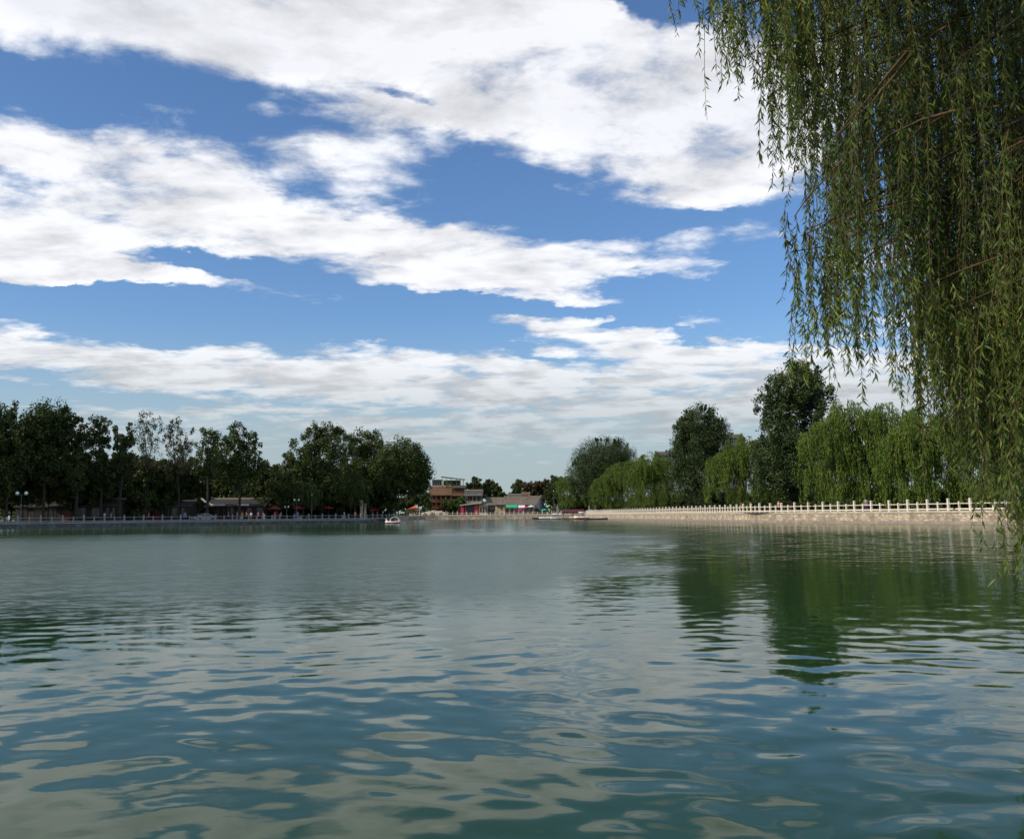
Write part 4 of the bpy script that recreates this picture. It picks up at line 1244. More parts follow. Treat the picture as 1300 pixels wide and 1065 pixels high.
PEOPLE = [
    (133, 'L', 'pale', 'navy', 'person in a pale blue top and navy trousers under the slim dark poplars', 1, 1.2),
    (141, 'L', 'grey', 'black', 'person in a grey top beside the one in pale blue', 0, 2.0),
    (189, 'L', 'red', 'black', 'person in a red top below the thin forked poplar', 1, -1.4),
    (235, 'L', 'blue', 'navy', 'person in a blue top just left of the silver car', 0, .3),
    (290, 'L', 'maroon', 'black', 'person in a maroon top just right of the silver car', 1, 1.5),
    (307.5, 'L', 'orange', 'cream', 'person in a bright orange top and cream trousers', 0, 0),
    (301, 'L', 'grey', 'grey', 'person all in grey left of the one in bright orange', 1, 1.5),
    (313, 'L', 'white', 'black', 'person in a white shirt and black trousers right of the one in orange', 1, -1.2),
    (319, 'L', 'white', 'red', 'person in a white shirt and red trousers', 0, 2.8),
    (328, 'L', 'pink', 'navy', 'person in a pink top and navy trousers', 0, 1.2),
    (334, 'L', 'cream', 'cream', 'person dressed all in cream', 1, 1.5),
    (349, 'L', 'red', 'cream', 'person in a red top and cream trousers under the dark red parasol', 0, .4),
    (357, 'L', 'orange', 'black', 'person in an orange top and black trousers left of the twin globe lamp', 1, -1.5),
    (378, 'L', 'blue', 'grey', 'person in a blue top and grey trousers under the red parasol', 0, 0),
    (437, 'L', 'white', 'white', 'person all in white leaning near the railing left of the stone pillars', 1, 1.5),
    (451, 'L', 'pink', 'black', 'person in a pink top and black trousers left of the stone pillars', 0, .5),
    (479, 'L', 'red', 'red', 'person all in red right of the stone pillars', 1, -1.5),
    (493, 'L', 'maroon', 'navy', 'person in a maroon top and navy trousers above the pedal boat', 0, 0),
    (553, 'F', 'white', 'navy', 'person in a white shirt among the boulders', 0, 0),
    (566, 'F', 'pale', 'black', 'person in a pale blue shirt right of the boulders', 1, 1.5),
    (575, 'F', 'orange', 'black', 'person in an orange shirt in front of the green tree', 1, 1.4),
    (647, 'F', 'red', 'navy', 'person in a red shirt under the green awning', 0, 0),
    (663, 'F', 'maroon', 'cream', 'person in a maroon shirt by the small magenta parasol', 1, 1.2),
    (679, 'F', 'black', 'maroon', 'person in black beside the pale parasol', 0, 2),
    (741, 'R', 'cream', 'grey', 'person in a cream shirt at the landing by the stone marker', 0, 1),
    (750, 'R', 'pale', 'grey', 'person in a pale blue shirt at the landing by the stone marker', 1, 2),
    (941, 'R', 'red', 'black', 'person in a red top behind the white railing under the round willow', 1, 1.2),
    (953, 'R', 'black', 'grey', 'person in a black top behind the white railing under the round willow', 0, 1.2),
    (1100, 'R', 'grey', 'navy', 'person in a grey top behind the white railing under the big willow', 0, 2.5),
    (989, 'R', 'pink', 'black', 'person in a pink top behind the white railing below the tallest dark poplar', 1, -1.2),
]
for i, (px, s_, a, b_, lab, pose, rz) in enumerate(PEOPLE):
    r, z = {'L': (rL, ZL), 'F': (rF, ZF), 'R': (rR, ZR)}[s_]
    person(px, r, 1.3 + (i % 3) * .5, z, a, b_, lab, pose, rz)

# ------------------------------------------------------------------ boats
def hull_mesh(L_, W_, h, mi_stripe=None, n_=14, bowup=.2, z0=-.12):
    mb = MB(); secs = []
    for i in range(n_ + 1):
        u = i / n_; x = -L_ / 2 + L_ * u
        w = W_ / 2 * (math.sin(math.pi * min(1, (u * .86 + .14))) ** .6 if u > .5 else (0.55 + .45 * math.sin(math.pi * u)) ) * (1 if u < .98 else .25)
        zt = h + bowup * (abs(u - .45) * 1.6) ** 2.2
        secs.append([(x, -w, zt), (x, -w * .96, zt * .45), (x, -w * .7, z0 * .4), (x, 0, z0), (x, w * .7, z0 * .4), (x, w * .96, zt * .45), (x, w, zt), (x, w * .86, zt - .02), (x, w * .66, .06), (x, 0, .04), (x, -w * .66, .06), (x, -w * .86, zt - .02)])
    k = 12; vs = [v for s_ in secs for v in s_]; fs = []; mis = []
    for i in range(n_):
        for j in range(k):
            j2 = (j + 1) % k; mb_f = (i * k + j, i * k + j2, (i + 1) * k + j2, (i + 1) * k + j)
            fs.append(mb_f); mis.append(1 if (mi_stripe is not None and j in (1, 2, 3, 4)) else 0)
    fs.append(tuple(reversed(range(k)))); mis.append(0); fs.append(tuple(n_ * k + j for j in range(k))); mis.append(0)
    b = len(mb.v); mb.v += vs
    for f, m_ in zip(fs, mis): mb.f.append([b + q for q in f]); mb.mi.append(m_); mb.sm.append(True)
    return mb


def pedal_boat():
    d = ray(499, 664.2); t = (0 - H) / d.z; P = Vector((0, 0, H)) + d * t
    Y = min(P.y, 185)
    x = slope(499) * Y
    root = empty('pedal_boat', (x, Y, 0), 'white bird-headed pedal boat with an arched canopy and red waterline', 'boat')
    root.rotation_euler = (0, 0, math.pi * 1.02)
    mb = hull_mesh(3.1, 1.6, .38, 1, bowup=.15); mb.build('hull', [M['white'], M['hull_red']], root)
    # arched canopy as a swept shell with thickness
    mb = MB(); n_ = 12; W = .62; vs = []
    for k_, (rx, rz_) in enumerate(((.98, .98), (.90, .89))):
        for y in (-W, W):
            for i in range(n_ + 1):
                a = math.pi * i / n_
                vs.append((-.35 + rx * .95 * math.cos(a), y * (1 - .08 * math.sin(a)), .30 + rz_ * .95 * math.sin(a) ** .75))
    m_ = n_ + 1; fs = []
    for i in range(n_):
        fs += [(i, i + 1, m_ + i + 1, m_ + i), (2 * m_ + i, 3 * m_ + i, 3 * m_ + i + 1, 2 * m_ + i + 1), (i, 2 * m_ + i, 2 * m_ + i + 1, i + 1), (m_ + i, m_ + i + 1, 3 * m_ + i + 1, 3 * m_ + i)]
    mb.add(vs, fs, 0, True); mb.build('canopy', M['white'], root)
    for s_ in (-1, 1):
        for xx in (-1.15, .5):
            mb = MB(); mb.box(xx - .12, xx + .12, s_ * .56 - .03, s_ * .56 + .03, .3, .72, b=.02); mb.build('side_panel', M['white'], root)
    mb = MB(); mb.box(-.95, -.45, -.5, .5, .2, .5, b=.04); mb.box(-1.02, -.9, -.5, .5, .45, .95, b=.03); mb.build('seat', M['hull_red'], root)
    # head on neck
    J = [(1.05, 0, .28, .30), (1.25, 0, .45, .2), (1.28, 0, .68, .11), (1.36, 0, .86, .14), (1.44, 0, .86, .08)]
    me = skin_mesh(J, [(0, 1), (1, 2), (2, 3), (3, 4)]); link('bird_head', me, M['white'], root)
    mb = MB(); mb.add([(1.46, -.06, .85), (1.46, .06, .85), (1.66, 0, .81), (1.46, 0, .91), (1.46, 0, .79)], [(0, 2, 3), (3, 2, 1), (1, 2, 4), (4, 2, 0), (0, 3, 1, 4)]); mb.build('beak', M['orange_canvas'], root)
    for nm, y, sh in (('r', -.26, 'navy'), ('l', .26, 'grey')):
        pass
    return root
pb = pedal_boat()
p0 = person(499, rL, 1, ZL, 'navy', 'black', 'person in a navy top sitting inside the white pedal boat')
# seat the passenger: rebuild as a sitting figure
for c in list(p0.children): bpy.data.objects.remove(c)
J = [(0, 0, .42, .13), (0, .02, .65, .125), (0, .02, .88, .14), (0, 0, .99, .055), (0, 0, 1.08, .075), (0, -.01, 1.17, .088), (0, 0, 1.22, .06)]
E = [(0, 1), (1, 2), (2, 3), (3, 4), (4, 5), (5, 6)]
for sx in (-1, 1):
    b_ = len(J); J += [(sx * .17, 0, .9, .06), (sx * .21, -.1, .68, .042), (sx * .18, -.32, .62, .035), (sx * .17, -.42, .62, .03)]; E += [(2, b_), (b_, b_ + 1), (b_ + 1, b_ + 2), (b_ + 2, b_ + 3)]
    b_ = len(J); J += [(sx * .09, -.05, .42, .09), (sx * .11, -.42, .44, .065), (sx * .11, -.58, .12, .045), (sx * .11, -.7, .09, .035)]; E += [(0, b_), (b_, b_ + 1), (b_ + 1, b_ + 2), (b_ + 2, b_ + 3)]
link('body', skin_mesh(J, E), M['skin'], p0)
JS = [(0, 0, .46, .15), (0, .02, .65, .145), (0, .02, .88, .16), (0, .01, .97, .07)]; ES = [(0, 1), (1, 2), (2, 3)]
for sx in (-1, 1):
    b_ = len(JS); JS += [(sx * .17, 0, .9, .075), (sx * .205, -.08, .71, .06)]; ES += [(2, b_), (b_, b_ + 1)]
link('shirt', skin_mesh(JS, ES), cmat('navy', CC['navy']), p0)
mb = MB(); mb.lathe((0, .015, 1.12), [(.055, -.03), (.09, .03), (.095, .09), (.07, .14), (.02, .165)], 12); mb.build('hair', M['hair'], p0)
q = pb.location; p0.location = (q.x + .72, q.y - .15, .10); p0.rotation_euler = (0, 0, -math.pi / 2)


def moored(label, px, Y, L_, W_, h, mats, rz, canopy=None, name='rowing_boat', stripe=None, seats=2):
    root = empty(name, (slope(px) * Y, Y, 0), label, 'boat', 'boats moored by the right bank', rz)
    hull_mesh(L_, W_, h, stripe, bowup=.25).build('hull', [M[m_] for m_ in mats], root)
    for i in range(seats):
        xx = -L_ * .22 + i * L_ * .25
        mb = MB(); mb.box(xx - .14, xx + .14, -W_ * .36, W_ * .36, h * .55, h * .55 + .05); mb.build('seat', M['wood_brown'], root)
    if canopy:
        mt, cz, cl = canopy
        mb = MB(); n_ = 8; vs = []
        for x in (-cl / 2, cl / 2):
            for i in range(n_ + 1):
                a = math.pi * i / n_; vs.append((x, W_ * .5 * math.cos(a), cz + .25 * math.sin(a)))
            for i in range(n_ + 1):
                a = math.pi * i / n_; vs.append((x, W_ * .5 * math.cos(a), cz - .06 + .25 * math.sin(a)))
        m_ = n_ + 1; fs = []
        for i in range(n_): fs += [(i, i + 1, 2 * m_ + i + 1, 2 * m_ + i), (m_ + i, 3 * m_ + i, 3 * m_ + i + 1, m_ + i + 1), (i, m_ + i, m_ + i + 1, i + 1), (2 * m_ + i, 2 * m_ + i + 1, 3 * m_ + i + 1, 3 * m_ + i)]
        mb.add(vs, fs, 0, True); mb.build('canopy', M[mt], root)
        for sx in (-1, 1):
            for sy in (-1, 1):
                mb = MB(); mb.tube([(sx * cl * .45, sy * W_ * .46, h * .6), (sx * cl * .45, sy * W_ * .46, cz)], .03, 5); mb.build('canopy_post', M['metal'], root)
    return root
moored('dark rowing boat with white rim, leftmost of the moored boats', 684, 312, 4.6, 1.4, .5, ['hull_dark', 'hull_red'], .15, stripe=1)
moored('white rowing boat with dark underside in the moored group', 693, 306, 4.6, 1.5, .6, ['white', 'hull_dark'], -.1, stripe=1)
moored('white canopied pedal boat next to the white rowing boat', 705, 300, 3.2, 1.6, .5, ['white', 'hull_dark'], .05, ('white', 1.55, 2.0), 'pedal_boat', 1)
moored('second white canopied pedal boat, half behind the first', 711, 304, 3.0, 1.6, .5, ['white', 'hull_dark'], .2, ('pale_canvas', 1.5, 1.8), 'pedal_boat', 1)
moored('small cream boat tucked under the maroon-roofed pontoon', 728, 281, 2.6, 1.4, .8, ['cream', 'hull_dark'], .1, None, 'rowing_boat', None, 1)
b1 = moored('red and white motor boat moored by the maroon-roofed pontoon', 738, 270, 4.4, 1.9, .85, ['white', 'hull_red'], math.pi + .1, ('white', 1.9, 1.7), 'motor_boat', 1, 1)
mb = MB(); mb.box(-1.9, 1.7, -.99, -.955, .30, .48); mb.box(-1.9, 1.7, .955, .99, .30, .48); mb.build('stripe', M['hull_red'], b1)
moored('long low dark punt lying along the wall right of the motor boat', 757, 255, 6.5, 1.3, .3, ['hull_dark', 'hull_dark'], -1.35 + math.pi / 2, None, 'punt_boat', None, 2)
# pontoon
root = empty('pontoon', (slope(729) * 277, 277 + 5, 0), 'floating pontoon with a long maroon canopy', 'pontoon')
mb = MB(); mb.box(-3.2, 3.2, -1.6, 1.6, -.25, .35); mb.build('deck', M['wood_brown'], root)
mb = MB(); gable(mb, -3.0, 3.0, -1.5, 1.5, 2.25, 2.9, .35, .1, .5); mb.build('canopy', M['maroon_canvas'], root)
for x in (-2.9, 0, 2.9):
    for y in (-1.45, 1.45):
        mb = MB(); mb.tube([(x, y, .35), (x, y, 2.1)], .05, 6); mb.build('post', M['metal'], root)

# fallen leaves floating
for px, py in [(903, 876), (1001, 918), (968, 971), (639, 965), (508, 897), (881, 892), (905, 800)]:
    d = ray(px, py); P = Vector((0, 0, H)) + d * ((0 - H) / d.z)
    mb = MB(); a = random.uniform(0, 6.28); L_ = .028
    pts = [(-1, 0, .004), (-.3, .2, .012), (.5, .16, .008), (1, 0, .014), (.5, -.17, .006), (-.3, -.2, .011)]
    vs = [((x * math.cos(a) - y * math.sin(a)) * L_, (x * math.sin(a) + y * math.cos(a)) * L_, z + .004) for x, y, z in pts]
    mb.add(vs + [(x, y, z - .003) for x, y, z in vs], [(0, 1, 2, 3, 4, 5), (11, 10, 9, 8, 7, 6)] + [(i, 6 + i, 6 + (i + 1) % 6, (i + 1) % 6) for i in range(6)])
    o = mb.build('fallen_leaf', M['deadleaf'], None, (P.x, P.y, 0)); tag(o, 'small yellowish fallen leaf floating on the near water', 'leaf', 'fallen leaves floating on the water')

# near bank kerb (outside the picture, under the viewpoint)
nearpl = [(30, 32), (9.5, 10), (3.2, 1.3), (-3, .9), (-40, 1)]
# ------------------------------------------------------------------ water
def water_mat():
    m, nt, N, L = new_mat('lake_water')
    out = N.new('ShaderNodeOutputMaterial'); b = N.new('ShaderNodeBsdfPrincipled')
    b.inputs['Base Color'].default_value = (0.017, 0.050, 0.014, 1)
    b.inputs['Roughness'].default_value = 0.02
    b.inputs['IOR'].default_value = 1.333
    b.inputs['Specular IOR Level'].default_value = 0.17
    geo = N.new('ShaderNodeNewGeometry')
    sep = N.new('ShaderNodeSeparateXYZ'); L.new(geo.outputs['Position'], sep.inputs[0])

    def math_(op, a, b_=None, c=None, clamp=False):
        nd = N.new('ShaderNodeMath'); nd.operation = op; nd.use_clamp = clamp
        for i, v in enumerate((a, b_, c)):
            if v is None: continue
            if isinstance(v, (int, float)): nd.inputs[i].default_value = v
            else: L.new(v, nd.inputs[i])
        return nd.outputs[0]

    def smooth(v, lo, hi, o0=0.0, o1=1.0):
        nd = N.new('ShaderNodeMapRange'); nd.interpolation_type = 'SMOOTHSTEP'
        L.new(v, nd.inputs[0])
        for i, q in enumerate((lo, hi, o0, o1)): nd.inputs[i + 1].default_value = q
        return nd.outputs[0]

    def slopes(scale, detail, dist, stretch=(1, 1, 1)):
        mp = N.new('ShaderNodeMapping'); mp.inputs['Scale'].default_value = stretch
        L.new(geo.outputs['Position'], mp.inputs['Vector'])
        n_ = N.new('ShaderNodeTexNoise'); n_.inputs['Scale'].default_value = scale; n_.inputs['Detail'].default_value = detail
        n_.inputs['Roughness'].default_value = .5; n_.inputs['Distortion'].default_value = dist
        L.new(mp.outputs[0], n_.inputs['Vector'])
        v = N.new('ShaderNodeVectorMath'); v.operation = 'SUBTRACT'; v.inputs[1].default_value = (.5, .5, .5)
        L.new(n_.outputs['Color'], v.inputs[0])
        return v.outputs[0]

    # wind patches: a ruffled belt in mid lake, calmer near the viewer and along the right bank
    wn = N.new('ShaderNodeTexNoise'); wn.inputs['Scale'].default_value = .09; wn.inputs['Detail'].default_value = 5
    mpw = N.new('ShaderNodeMapping'); mpw.inputs['Scale'].default_value = (.5, 1, 1); L.new(geo.outputs['Position'], mpw.inputs[0]); L.new(mpw.outputs[0], wn.inputs['Vector'])
    wob = math_('MULTIPLY_ADD', wn.outputs[0], 40, -20)
    y = math_('ADD', sep.outputs[1], wob)
    x = math_('MULTIPLY_ADD', wob, .4, sep.outputs[0])
    ru = smooth(math_('MULTIPLY_ADD', wob, .22, sep.outputs[1]), 10, 20)
    far = smooth(y, 46, 92, 1.0, .0)
    ratio = math_('DIVIDE', x, math_('MAXIMUM', sep.outputs[1], 1))
    side = smooth(ratio, .05, .17, 1.0, .08)
    ruf = math_('MULTIPLY', math_('MULTIPLY', ru, far), side)

    def scale_(vec, f):
        v = N.new('ShaderNodeVectorMath'); v.operation = 'SCALE'; L.new(vec, v.inputs[0])
        if isinstance(f, (int, float)): v.inputs['Scale'].default_value = f
        else: L.new(f, v.inputs['Scale'])
        return v.outputs[0]

    def add_(a, b_):
        v = N.new('ShaderNodeVectorMath'); v.operation = 'ADD'; L.new(a, v.inputs[0]); L.new(b_, v.inputs[1]); return v.outputs[0]
    s2 = scale_(slopes(3.0, 2, .5, (.7, 1.2, 1)), math_('MULTIPLY_ADD', ruf, .22, smooth(sep.outputs[1], 30, 110, .0, .06)))
    s3 = scale_(slopes(9, 3, .2, (.6, 1.3, 1)), math_('MULTIPLY_ADD', ruf, .30, .03))
    s = add_(s2, s3)
    mul = N.new('ShaderNodeVectorMath'); mul.operation = 'MULTIPLY_ADD'; L.new(s, mul.inputs[0]); mul.inputs[1].default_value = (.7, 1, 0); L.new(geo.outputs['Normal'], mul.inputs[2])
    nm = N.new('ShaderNodeVectorMath'); nm.operation = 'NORMALIZE'; L.new(mul.outputs[0], nm.inputs[0])
    L.new(nm.outputs[0], b.inputs['Normal'])
    base_r = smooth(sep.outputs[1], 10, 60, .045, .11)
    L.new(math_('MULTIPLY_ADD', ruf, .20, base_r), b.inputs['Roughness'])
    L.new(b.outputs[0], out.inputs[0])
    return m


def wave_patch():
    """real waves on a fan of water in front of the near bank, finer where they are seen closer"""
    rows = [2.2]
    while rows[-1] < 125: rows.append(rows[-1] + .035 + rows[-1] * .0036)
    rr = np.array(rows); na = 620
    aa = np.linspace(R(-40), R(34), na)
    Rg, Ag = np.meshgrid(rr, aa, indexing='ij')
    X = Rg * np.sin(Ag); Y = Rg * np.cos(Ag)
    sp_ = .035 + Rg * .0036
    g_ = np.random.default_rng(21)
    WX = X + .35 * np.sin(Y * .8 + 1.3) * np.cos(X * .55) ; WY = Y + .3 * np.sin(X * .9 + .4) * np.cos(Y * .7 + 2)
    Z = np.zeros_like(X)
    gust = .75 + .45 * np.sin(X * .21 + .6 * np.sin(Y * .13)) * np.sin(Y * .17 + 1.1)
    # right-hand side lies in the lee of the bank: longer, smoother waves
    for lo_, hi_, sig, cnt, spread in ((1.5, 3.6, .0032, 16, 1.3), (.75, 1.5, .0075, 28, 1.5), (.34, .75, .018, 44, 1.7), (.15, .34, .019, 44, 2.0)):
        per = sig * math.sqrt(2.0 / cnt)
        for _ in range(cnt):
            lam = lo_ * (hi_ / lo_) ** g_.random(); k = 2 * math.pi / lam
            th = math.pi / 2 + .35 + g_.normal() * spread * .55
            ph = g_.random() * 6.283
            f = np.clip(lam / (sp_ * 3.0) - 1, 0, 1) * (1 + (4.2 * np.clip((Rg - 16) / 42, 0, 1) if lo_ > .7 else 0))
            Z += f * (per / k) * np.sin(k * (WX * math.cos(th) + WY * math.sin(th)) + ph)
    Z = Z * gust + .03
    Z[0, :] = -.03; Z[-1, :] = -.03; Z[:, 0] = -.03; Z[:, -1] = -.03
    co = np.stack([X, Y, Z], 2).reshape(-1, 3)
    nr = len(rr)
    idx = np.arange(nr * na).reshape(nr, na)
    q = np.stack([idx[:-1, :-1], idx[:-1, 1:], idx[1:, 1:], idx[1:, :-1]], 2).reshape(-1, 4)[:, ::-1]
    return co, q


co, q = wave_patch()
sx_ = np.array([[x + (.6 if x > 0 else -.6), y + (.6 if y > 150 else -.6), 0] for x, y, z in shore] + [[0, 150, 0]])
nb = len(co); ns_ = len(shore)
tri = np.array([[nb + ns_, nb + i_, nb + (i_ + 1) % ns_] for i_ in range(ns_)])
allc = np.concatenate([co, sx_]).astype(np.float32)
me = bpy.data.meshes.new('water')
me.vertices.add(len(allc)); me.loops.add(len(q) * 4 + len(tri) * 3); me.polygons.add(len(q) + len(tri))
me.vertices.foreach_set('co', allc.reshape(-1))
e1 = allc[tri[:, 1]] - allc[tri[:, 0]]; e2 = allc[tri[:, 2]] - allc[tri[:, 0]]
if (e1[:, 0] * e2[:, 1] - e1[:, 1] * e2[:, 0]).sum() < 0: tri = tri[:, ::-1]
me.loops.foreach_set('vertex_index', np.concatenate([q.reshape(-1), tri.reshape(-1)]).astype(np.int32))
me.polygons.foreach_set('loop_start', np.concatenate([np.arange(len(q)) * 4, len(q) * 4 + np.arange(len(tri)) * 3]).astype(np.int32))
me.polygons.foreach_set('use_smooth', np.ones(len(q) + len(tri), bool))
me.update(calc_edges=True)
wobj = link('water', me, water_mat()); tag(wobj, kind='structure')
print('WATER normal', me.polygons[1000].normal[:], len(co))

# ------------------------------------------------------------------ sun
SUN_EL, SUN_AZ = 33, 246          # azimuth clockwise from +Y
sd = Vector((math.sin(R(SUN_AZ)) * math.cos(R(SUN_EL)), math.cos(R(SUN_AZ)) * math.cos(R(SUN_EL)), math.sin(R(SUN_EL))))
ld = bpy.data.lights.new('sun', 'SUN'); ld.energy = 3.4; ld.angle = R(.53); ld.color = (1, .90, .74)
lo = bpy.data.objects.new('sun', ld); COL.objects.link(lo); lo.rotation_euler = sd.to_track_quat('Z', 'Y').to_euler()

# ------------------------------------------------------------------ sky
w = bpy.data.worlds.new('World'); SC.world = w; w.use_nodes = True
nt = w.node_tree; N = nt.nodes; L = nt.links; N.clear()
out = N.new('ShaderNodeOutputWorld'); bg = N.new('ShaderNodeBackground')
sky = N.new('ShaderNodeTexSky'); sky.sky_type = 'NISHITA'; sky.sun_disc = False
sky.sun_elevation = R(SUN_EL); sky.sun_rotation = R(SUN_AZ); sky.air_density = 1.0; sky.dust_density = .8; sky.ozone_density = 1.6


def mth(op, a, b_=None, c=None, clamp=False):
    nd = N.new('ShaderNodeMath'); nd.operation = op; nd.use_clamp = clamp
    for i, v in enumerate((a, b_, c)):
        if v is None: continue
        if isinstance(v, (int, float)): nd.inputs[i].default_value = v
        else: L.new(v, nd.inputs[i])
    return nd.outputs[0]


def sst(v, lo_, hi_, o0=0.0, o1=1.0):
    nd = N.new('ShaderNodeMapRange'); nd.interpolation_type = 'SMOOTHSTEP'; L.new(v, nd.inputs[0])
    for i, q in enumerate((lo_, hi_, o0, o1)): nd.inputs[i + 1].default_value = q
    return nd.outputs[0]


def vm(op, a, b_=None):
    nd = N.new('ShaderNodeVectorMath'); nd.operation = op
    for i, v in enumerate((a, b_)):
        if v is None: continue
        if isinstance(v, tuple): nd.inputs[i].default_value = v
        else: L.new(v, nd.inputs[i])
    return nd


tc = N.new('ShaderNodeTexCoord')
nrm = vm('NORMALIZE', tc.outputs['Generated']).outputs[0]
sp = N.new('ShaderNodeSeparateXYZ'); L.new(nrm, sp.inputs[0])
az = mth('ARCTAN2', sp.outputs[0], sp.outputs[1]); el = mth('ARCSINE', sp.outputs[2])
# cloud layer plane coordinates
zz = mth('ADD', mth('MAXIMUM', sp.outputs[2], 0.0), 0.11)
cb = N.new('ShaderNodeCombineXYZ'); L.new(mth('DIVIDE', sp.outputs[0], zz), cb.inputs[0]); L.new(mth('DIVIDE', sp.outputs[1], zz), cb.inputs[1])
Q = cb.outputs[0]


def noise(vec, scale, detail=6, rough=.55, dist=0.0, stretch=None, loc=(0, 0, 0), rot=0.0):
    mp = N.new('ShaderNodeMapping'); mp.inputs['Location'].default_value = loc
    mp.inputs['Scale'].default_value = stretch or (1, 1, 1); mp.inputs['Rotation'].default_value = (0, 0, rot)
    L.new(vec, mp.inputs['Vector'])
    nd = N.new('ShaderNodeTexNoise'); nd.inputs['Scale'].default_value = scale; nd.inputs['Detail'].default_value = detail
    nd.inputs['Roughness'].default_value = rough; nd.inputs['Distortion'].default_value = dist
    L.new(mp.outputs[0], nd.inputs['Vector'])
    return nd


P = N.new('ShaderNodeCombineXYZ'); L.new(az, P.inputs[0]); L.new(el, P.inputs[1])
# warp the layout so no outline is a clean ellipse
wn = noise(Q, 1.3, 4, .6)
wv = vm('SUBTRACT', wn.outputs['Color'], (.5, .5, .5)).outputs[0]
wv = vm('MULTIPLY', wv, (.17, .050, 0)).outputs[0]
wn2 = noise(Q, 4, 5, .65)
wv2 = vm('MULTIPLY', vm('SUBTRACT', wn2.outputs['Color'], (.5, .5, .5)).outputs[0], (.12, .050, 0)).outputs[0]
PW = vm('ADD', vm('ADD', P.outputs[0], wv).outputs[0], wv2).outputs[0]


def angles(px, py):
    d = ray(px, py).normalized(); return math.atan2(d.x, d.y), math.asin(d.z)


ELL = [
    # px, py, rx, ry, rot, weight
    (180, 0, 420, 92, -3, 1.5), (560, 30, 400, 125, -4, 1.5), (800, 130, 300, 120, -12, 1.5), (520, 150, 170, 26, -4, 1.0), (940, 200, 130, 60, -5, .8),
    (300, -160, 700, 120, 0, 1.2), (1000, 90, 160, 110, 0, 1.0),
    (90, 208, 240, 58, -4, 1.35), (270, 232, 130, 62, -30, 1.1), (300, 288, 380, 44, 0, 1.3), (40, 290, 190, 44, 0, 1.1),
    (470, 205, 200, 80, -5, .62), (400, 165, 120, 30, -10, .4), (560, 305, 220, 34, -4, .8), (650, 340, 190, 34, -5, 1.1), (560, 352, 240, 16, -3, 1.0), (700, 378, 130, 15, -8, .9),
    (170, 350, 300, 12, -1, 1.2), (60, 325, 150, 26, 0, .9),
    (860, 312, 190, 26, 3, .62), (620, 277, 80, 18, 0, .55), (740, 242, 44, 14, 0, .5), (900, 412, 70, 8, -3, .5), (840, 345, 120, 16, 0, .5),
    (780, 436, 190, 24, -6, 1.05), (930, 462, 220, 38, -5, 1.0), (1130, 300, 120, 60, 0, .6), (1250, 420, 200, 60, 0, .7),
    (120, 462, 400, 38, -3, 1.2), (480, 478, 330, 42, -2, 1.1), (850, 495, 420, 44, 0, 1.0), (1250, 500, 300, 50, 0, .9),
    (-350, 200, 300, 120, 0, 1.0), (-450, 420, 300, 60, 0, 1.0), (1700, 250, 350, 130, 0, 1.0),
    (300, 545, 900, 42, 0, .62), (1000, 540, 700, 40, 0, .6),
    # openings
    (845, 12, 60, 26, 10, -1.6), (800, -8, 40, 20, 0, -1.5), (515, 133, 80, 9, -4, -1.0), (60, 232, 100, 20, -5, -.75), (250, 325, 170, 11, 0, -.6), (200, 245, 40, 26, -30, -.4), (100, 510, 200, 14, 0, -.35),
]
M_ = None
for (px, py, rx, ry, rot, wt) in ELL:
    a, e = angles(px, py)
    mp = N.new('ShaderNodeMapping'); mp.vector_type = 'TEXTURE'
    mp.inputs['Location'].default_value = (a, e, 0)
    mp.inputs['Rotation'].default_value = (0, 0, R(rot))
    k = math.cos(e) if False else 1.0
    mp.inputs['Scale'].default_value = (rx / F * .97, ry / F * .97, 1)
    L.new(PW, mp.inputs['Vector'])
    dt = vm('DOT_PRODUCT', mp.outputs[0], mp.outputs[0]).outputs['Value']
    f = mth('SUBTRACT', 1.0, dt, clamp=True)
    f = mth('MULTIPLY', f, wt) if M_ is None else mth('MULTIPLY_ADD', f, wt, M_)
    M_ = f
# scattered cloud everywhere outside the photographed patch of sky
outside = mth('MAXIMUM', sst(mth('ABSOLUTE', az), .62, .9), sst(el, .50, .68))
gn = noise(Q, .8, 3, .5, loc=(3, 1, 0))
outc = mth('MULTIPLY', sst(gn.outputs[0], .40, .62), outside)
M_ = mth('ADD', M_, outc)
Mc = mth('MULTIPLY', mth('MINIMUM', mth('MAXIMUM', M_, 0.0), 1.2), .86)
n1 = noise(Q, 2.6, 9, .60, .25, stretch=(.75, 1, 1))
n2 = noise(Q, 2.6, 9, .60, .25, stretch=(.75, 1, 1), loc=(.10, .05, 0))
nf = noise(Q, 8.0, 8, .62, .3)
nn = mth('MULTIPLY_ADD', n1.outputs[0], 3.5, -1.74)
nn = mth('MULTIPLY_ADD', mth('SUBTRACT', nf.outputs[0], .5), 1.5, nn)
dens = mth('ADD', Mc, nn)
alpha = sst(dens, .06, 1.02)
alpha = mth('MULTIPLY', alpha, sst(Mc, .02, .22))
# relief: difference towards the sun; thick parts greyer
rel = mth('MULTIPLY', mth('SUBTRACT', n1.outputs[0], n2.outputs[0]), 1.6)
lown = noise(Q, 1.1, 4, .55, loc=(5, 2, 0))
thick = sst(mth('ADD', Mc, mth('MULTIPLY_ADD', lown.outputs[0], 1.0, -.5)), .55, 1.7)
highup = sst(el, .30, .46, .22, 1.0)
shade = mth('MULTIPLY', thick, highup)
mixc = N.new('ShaderNodeMix'); mixc.data_type = 'RGBA'; mixc.inputs[6].default_value = (.94, .95, .98, 1); mixc.inputs[7].default_value = (.68, .70, .78, 1)
L.new(shade, mixc.inputs[0])
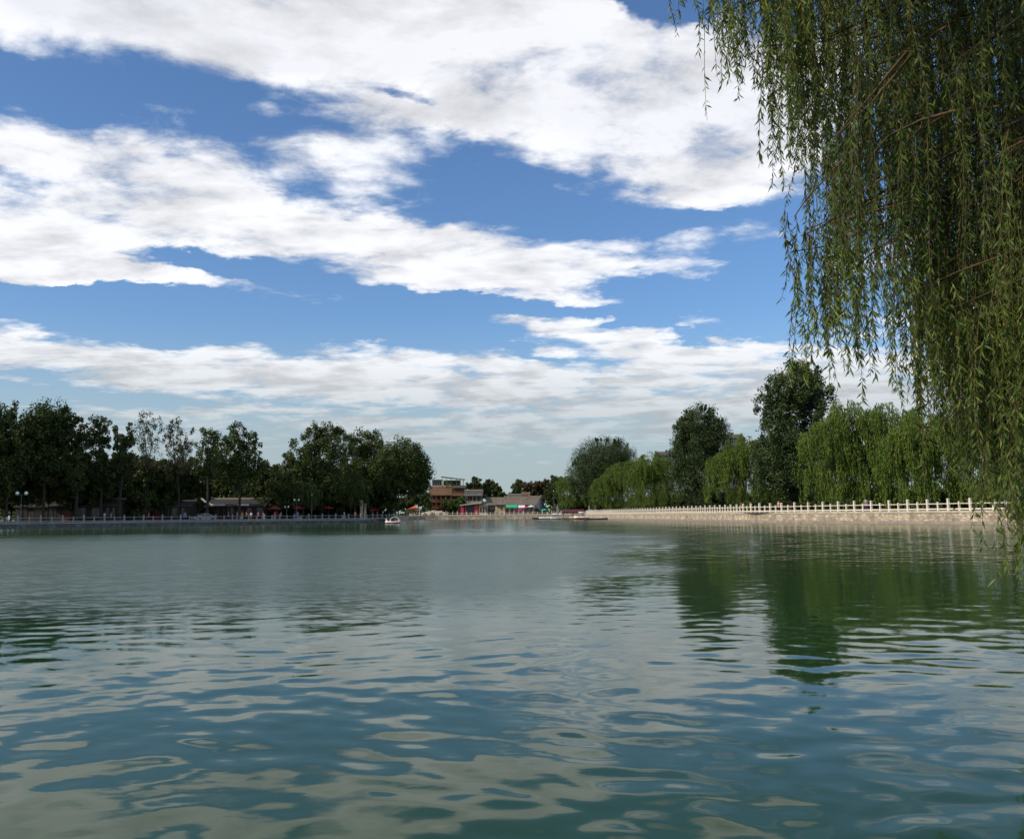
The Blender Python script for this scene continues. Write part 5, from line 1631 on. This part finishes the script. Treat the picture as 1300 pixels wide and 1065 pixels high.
# lower clouds are dimmer and warmer grey
mixl = N.new('ShaderNodeMix'); mixl.data_type = 'RGBA'; mixl.inputs[7].default_value = (.53, .58, .61, 1)
L.new(sst(el, .08, .20, .95, .0), mixl.inputs[0]); L.new(mixc.outputs[2], mixl.inputs[6])
puff = noise(Q, 3.4, 3, .5, .3, stretch=(.8, 1, 1), loc=(9, 4, 0), rot=.5)
lowp = mth('MULTIPLY', mth('SUBTRACT', puff.outputs[0], .5), sst(el, .12, .32, 1.1, .25))
br = mth('ADD', mth('ADD', mth('MULTIPLY_ADD', nf.outputs[0], .34, .83), rel), lowp)
br = mth('MAXIMUM', mth('MINIMUM', br, 1.10), .80)
cc = vm('SCALE', mixl.outputs[2]); L.new(br, cc.inputs['Scale'])
# clear sky
SKYS = .12
cs_ = vm('SCALE', sky.outputs[0]); cs_.inputs['Scale'].default_value = SKYS
tint = vm('MULTIPLY', cs_.outputs[0], (0.71, .94, 1.20)).outputs[0]
# thin pale veil towards the horizon
vl = N.new('ShaderNodeMix'); vl.data_type = 'RGBA'; vl.inputs[7].default_value = (.42, .51, .53, 1)
L.new(sst(el, .02, .22, .96, .0), vl.inputs[0]); L.new(tint, vl.inputs[6])
fin = N.new('ShaderNodeMix'); fin.data_type = 'RGBA'
L.new(mth('MULTIPLY', alpha, sst(el, .015, .12, .12, .97)), fin.inputs[0]); L.new(vl.outputs[2], fin.inputs[6]); L.new(cc.outputs[0], fin.inputs[7])
L.new(fin.outputs[2], bg.inputs['Color']); bg.inputs['Strength'].default_value = 1.0
L.new(bg.outputs[0], out.inputs[0])
w.cycles.sampling_method = 'MANUAL'; w.cycles.sample_map_resolution = 512

# ------------------------------------------------------------------ render settings
SC.view_settings.view_transform = 'Standard'; SC.view_settings.look = 'None'; SC.view_settings.gamma = 1; SC.view_settings.exposure = 0
SC.cycles.use_denoising = True
SC.cycles.max_bounces = 6; SC.cycles.diffuse_bounces = 2; SC.cycles.glossy_bounces = 3; SC.cycles.transmission_bounces = 2
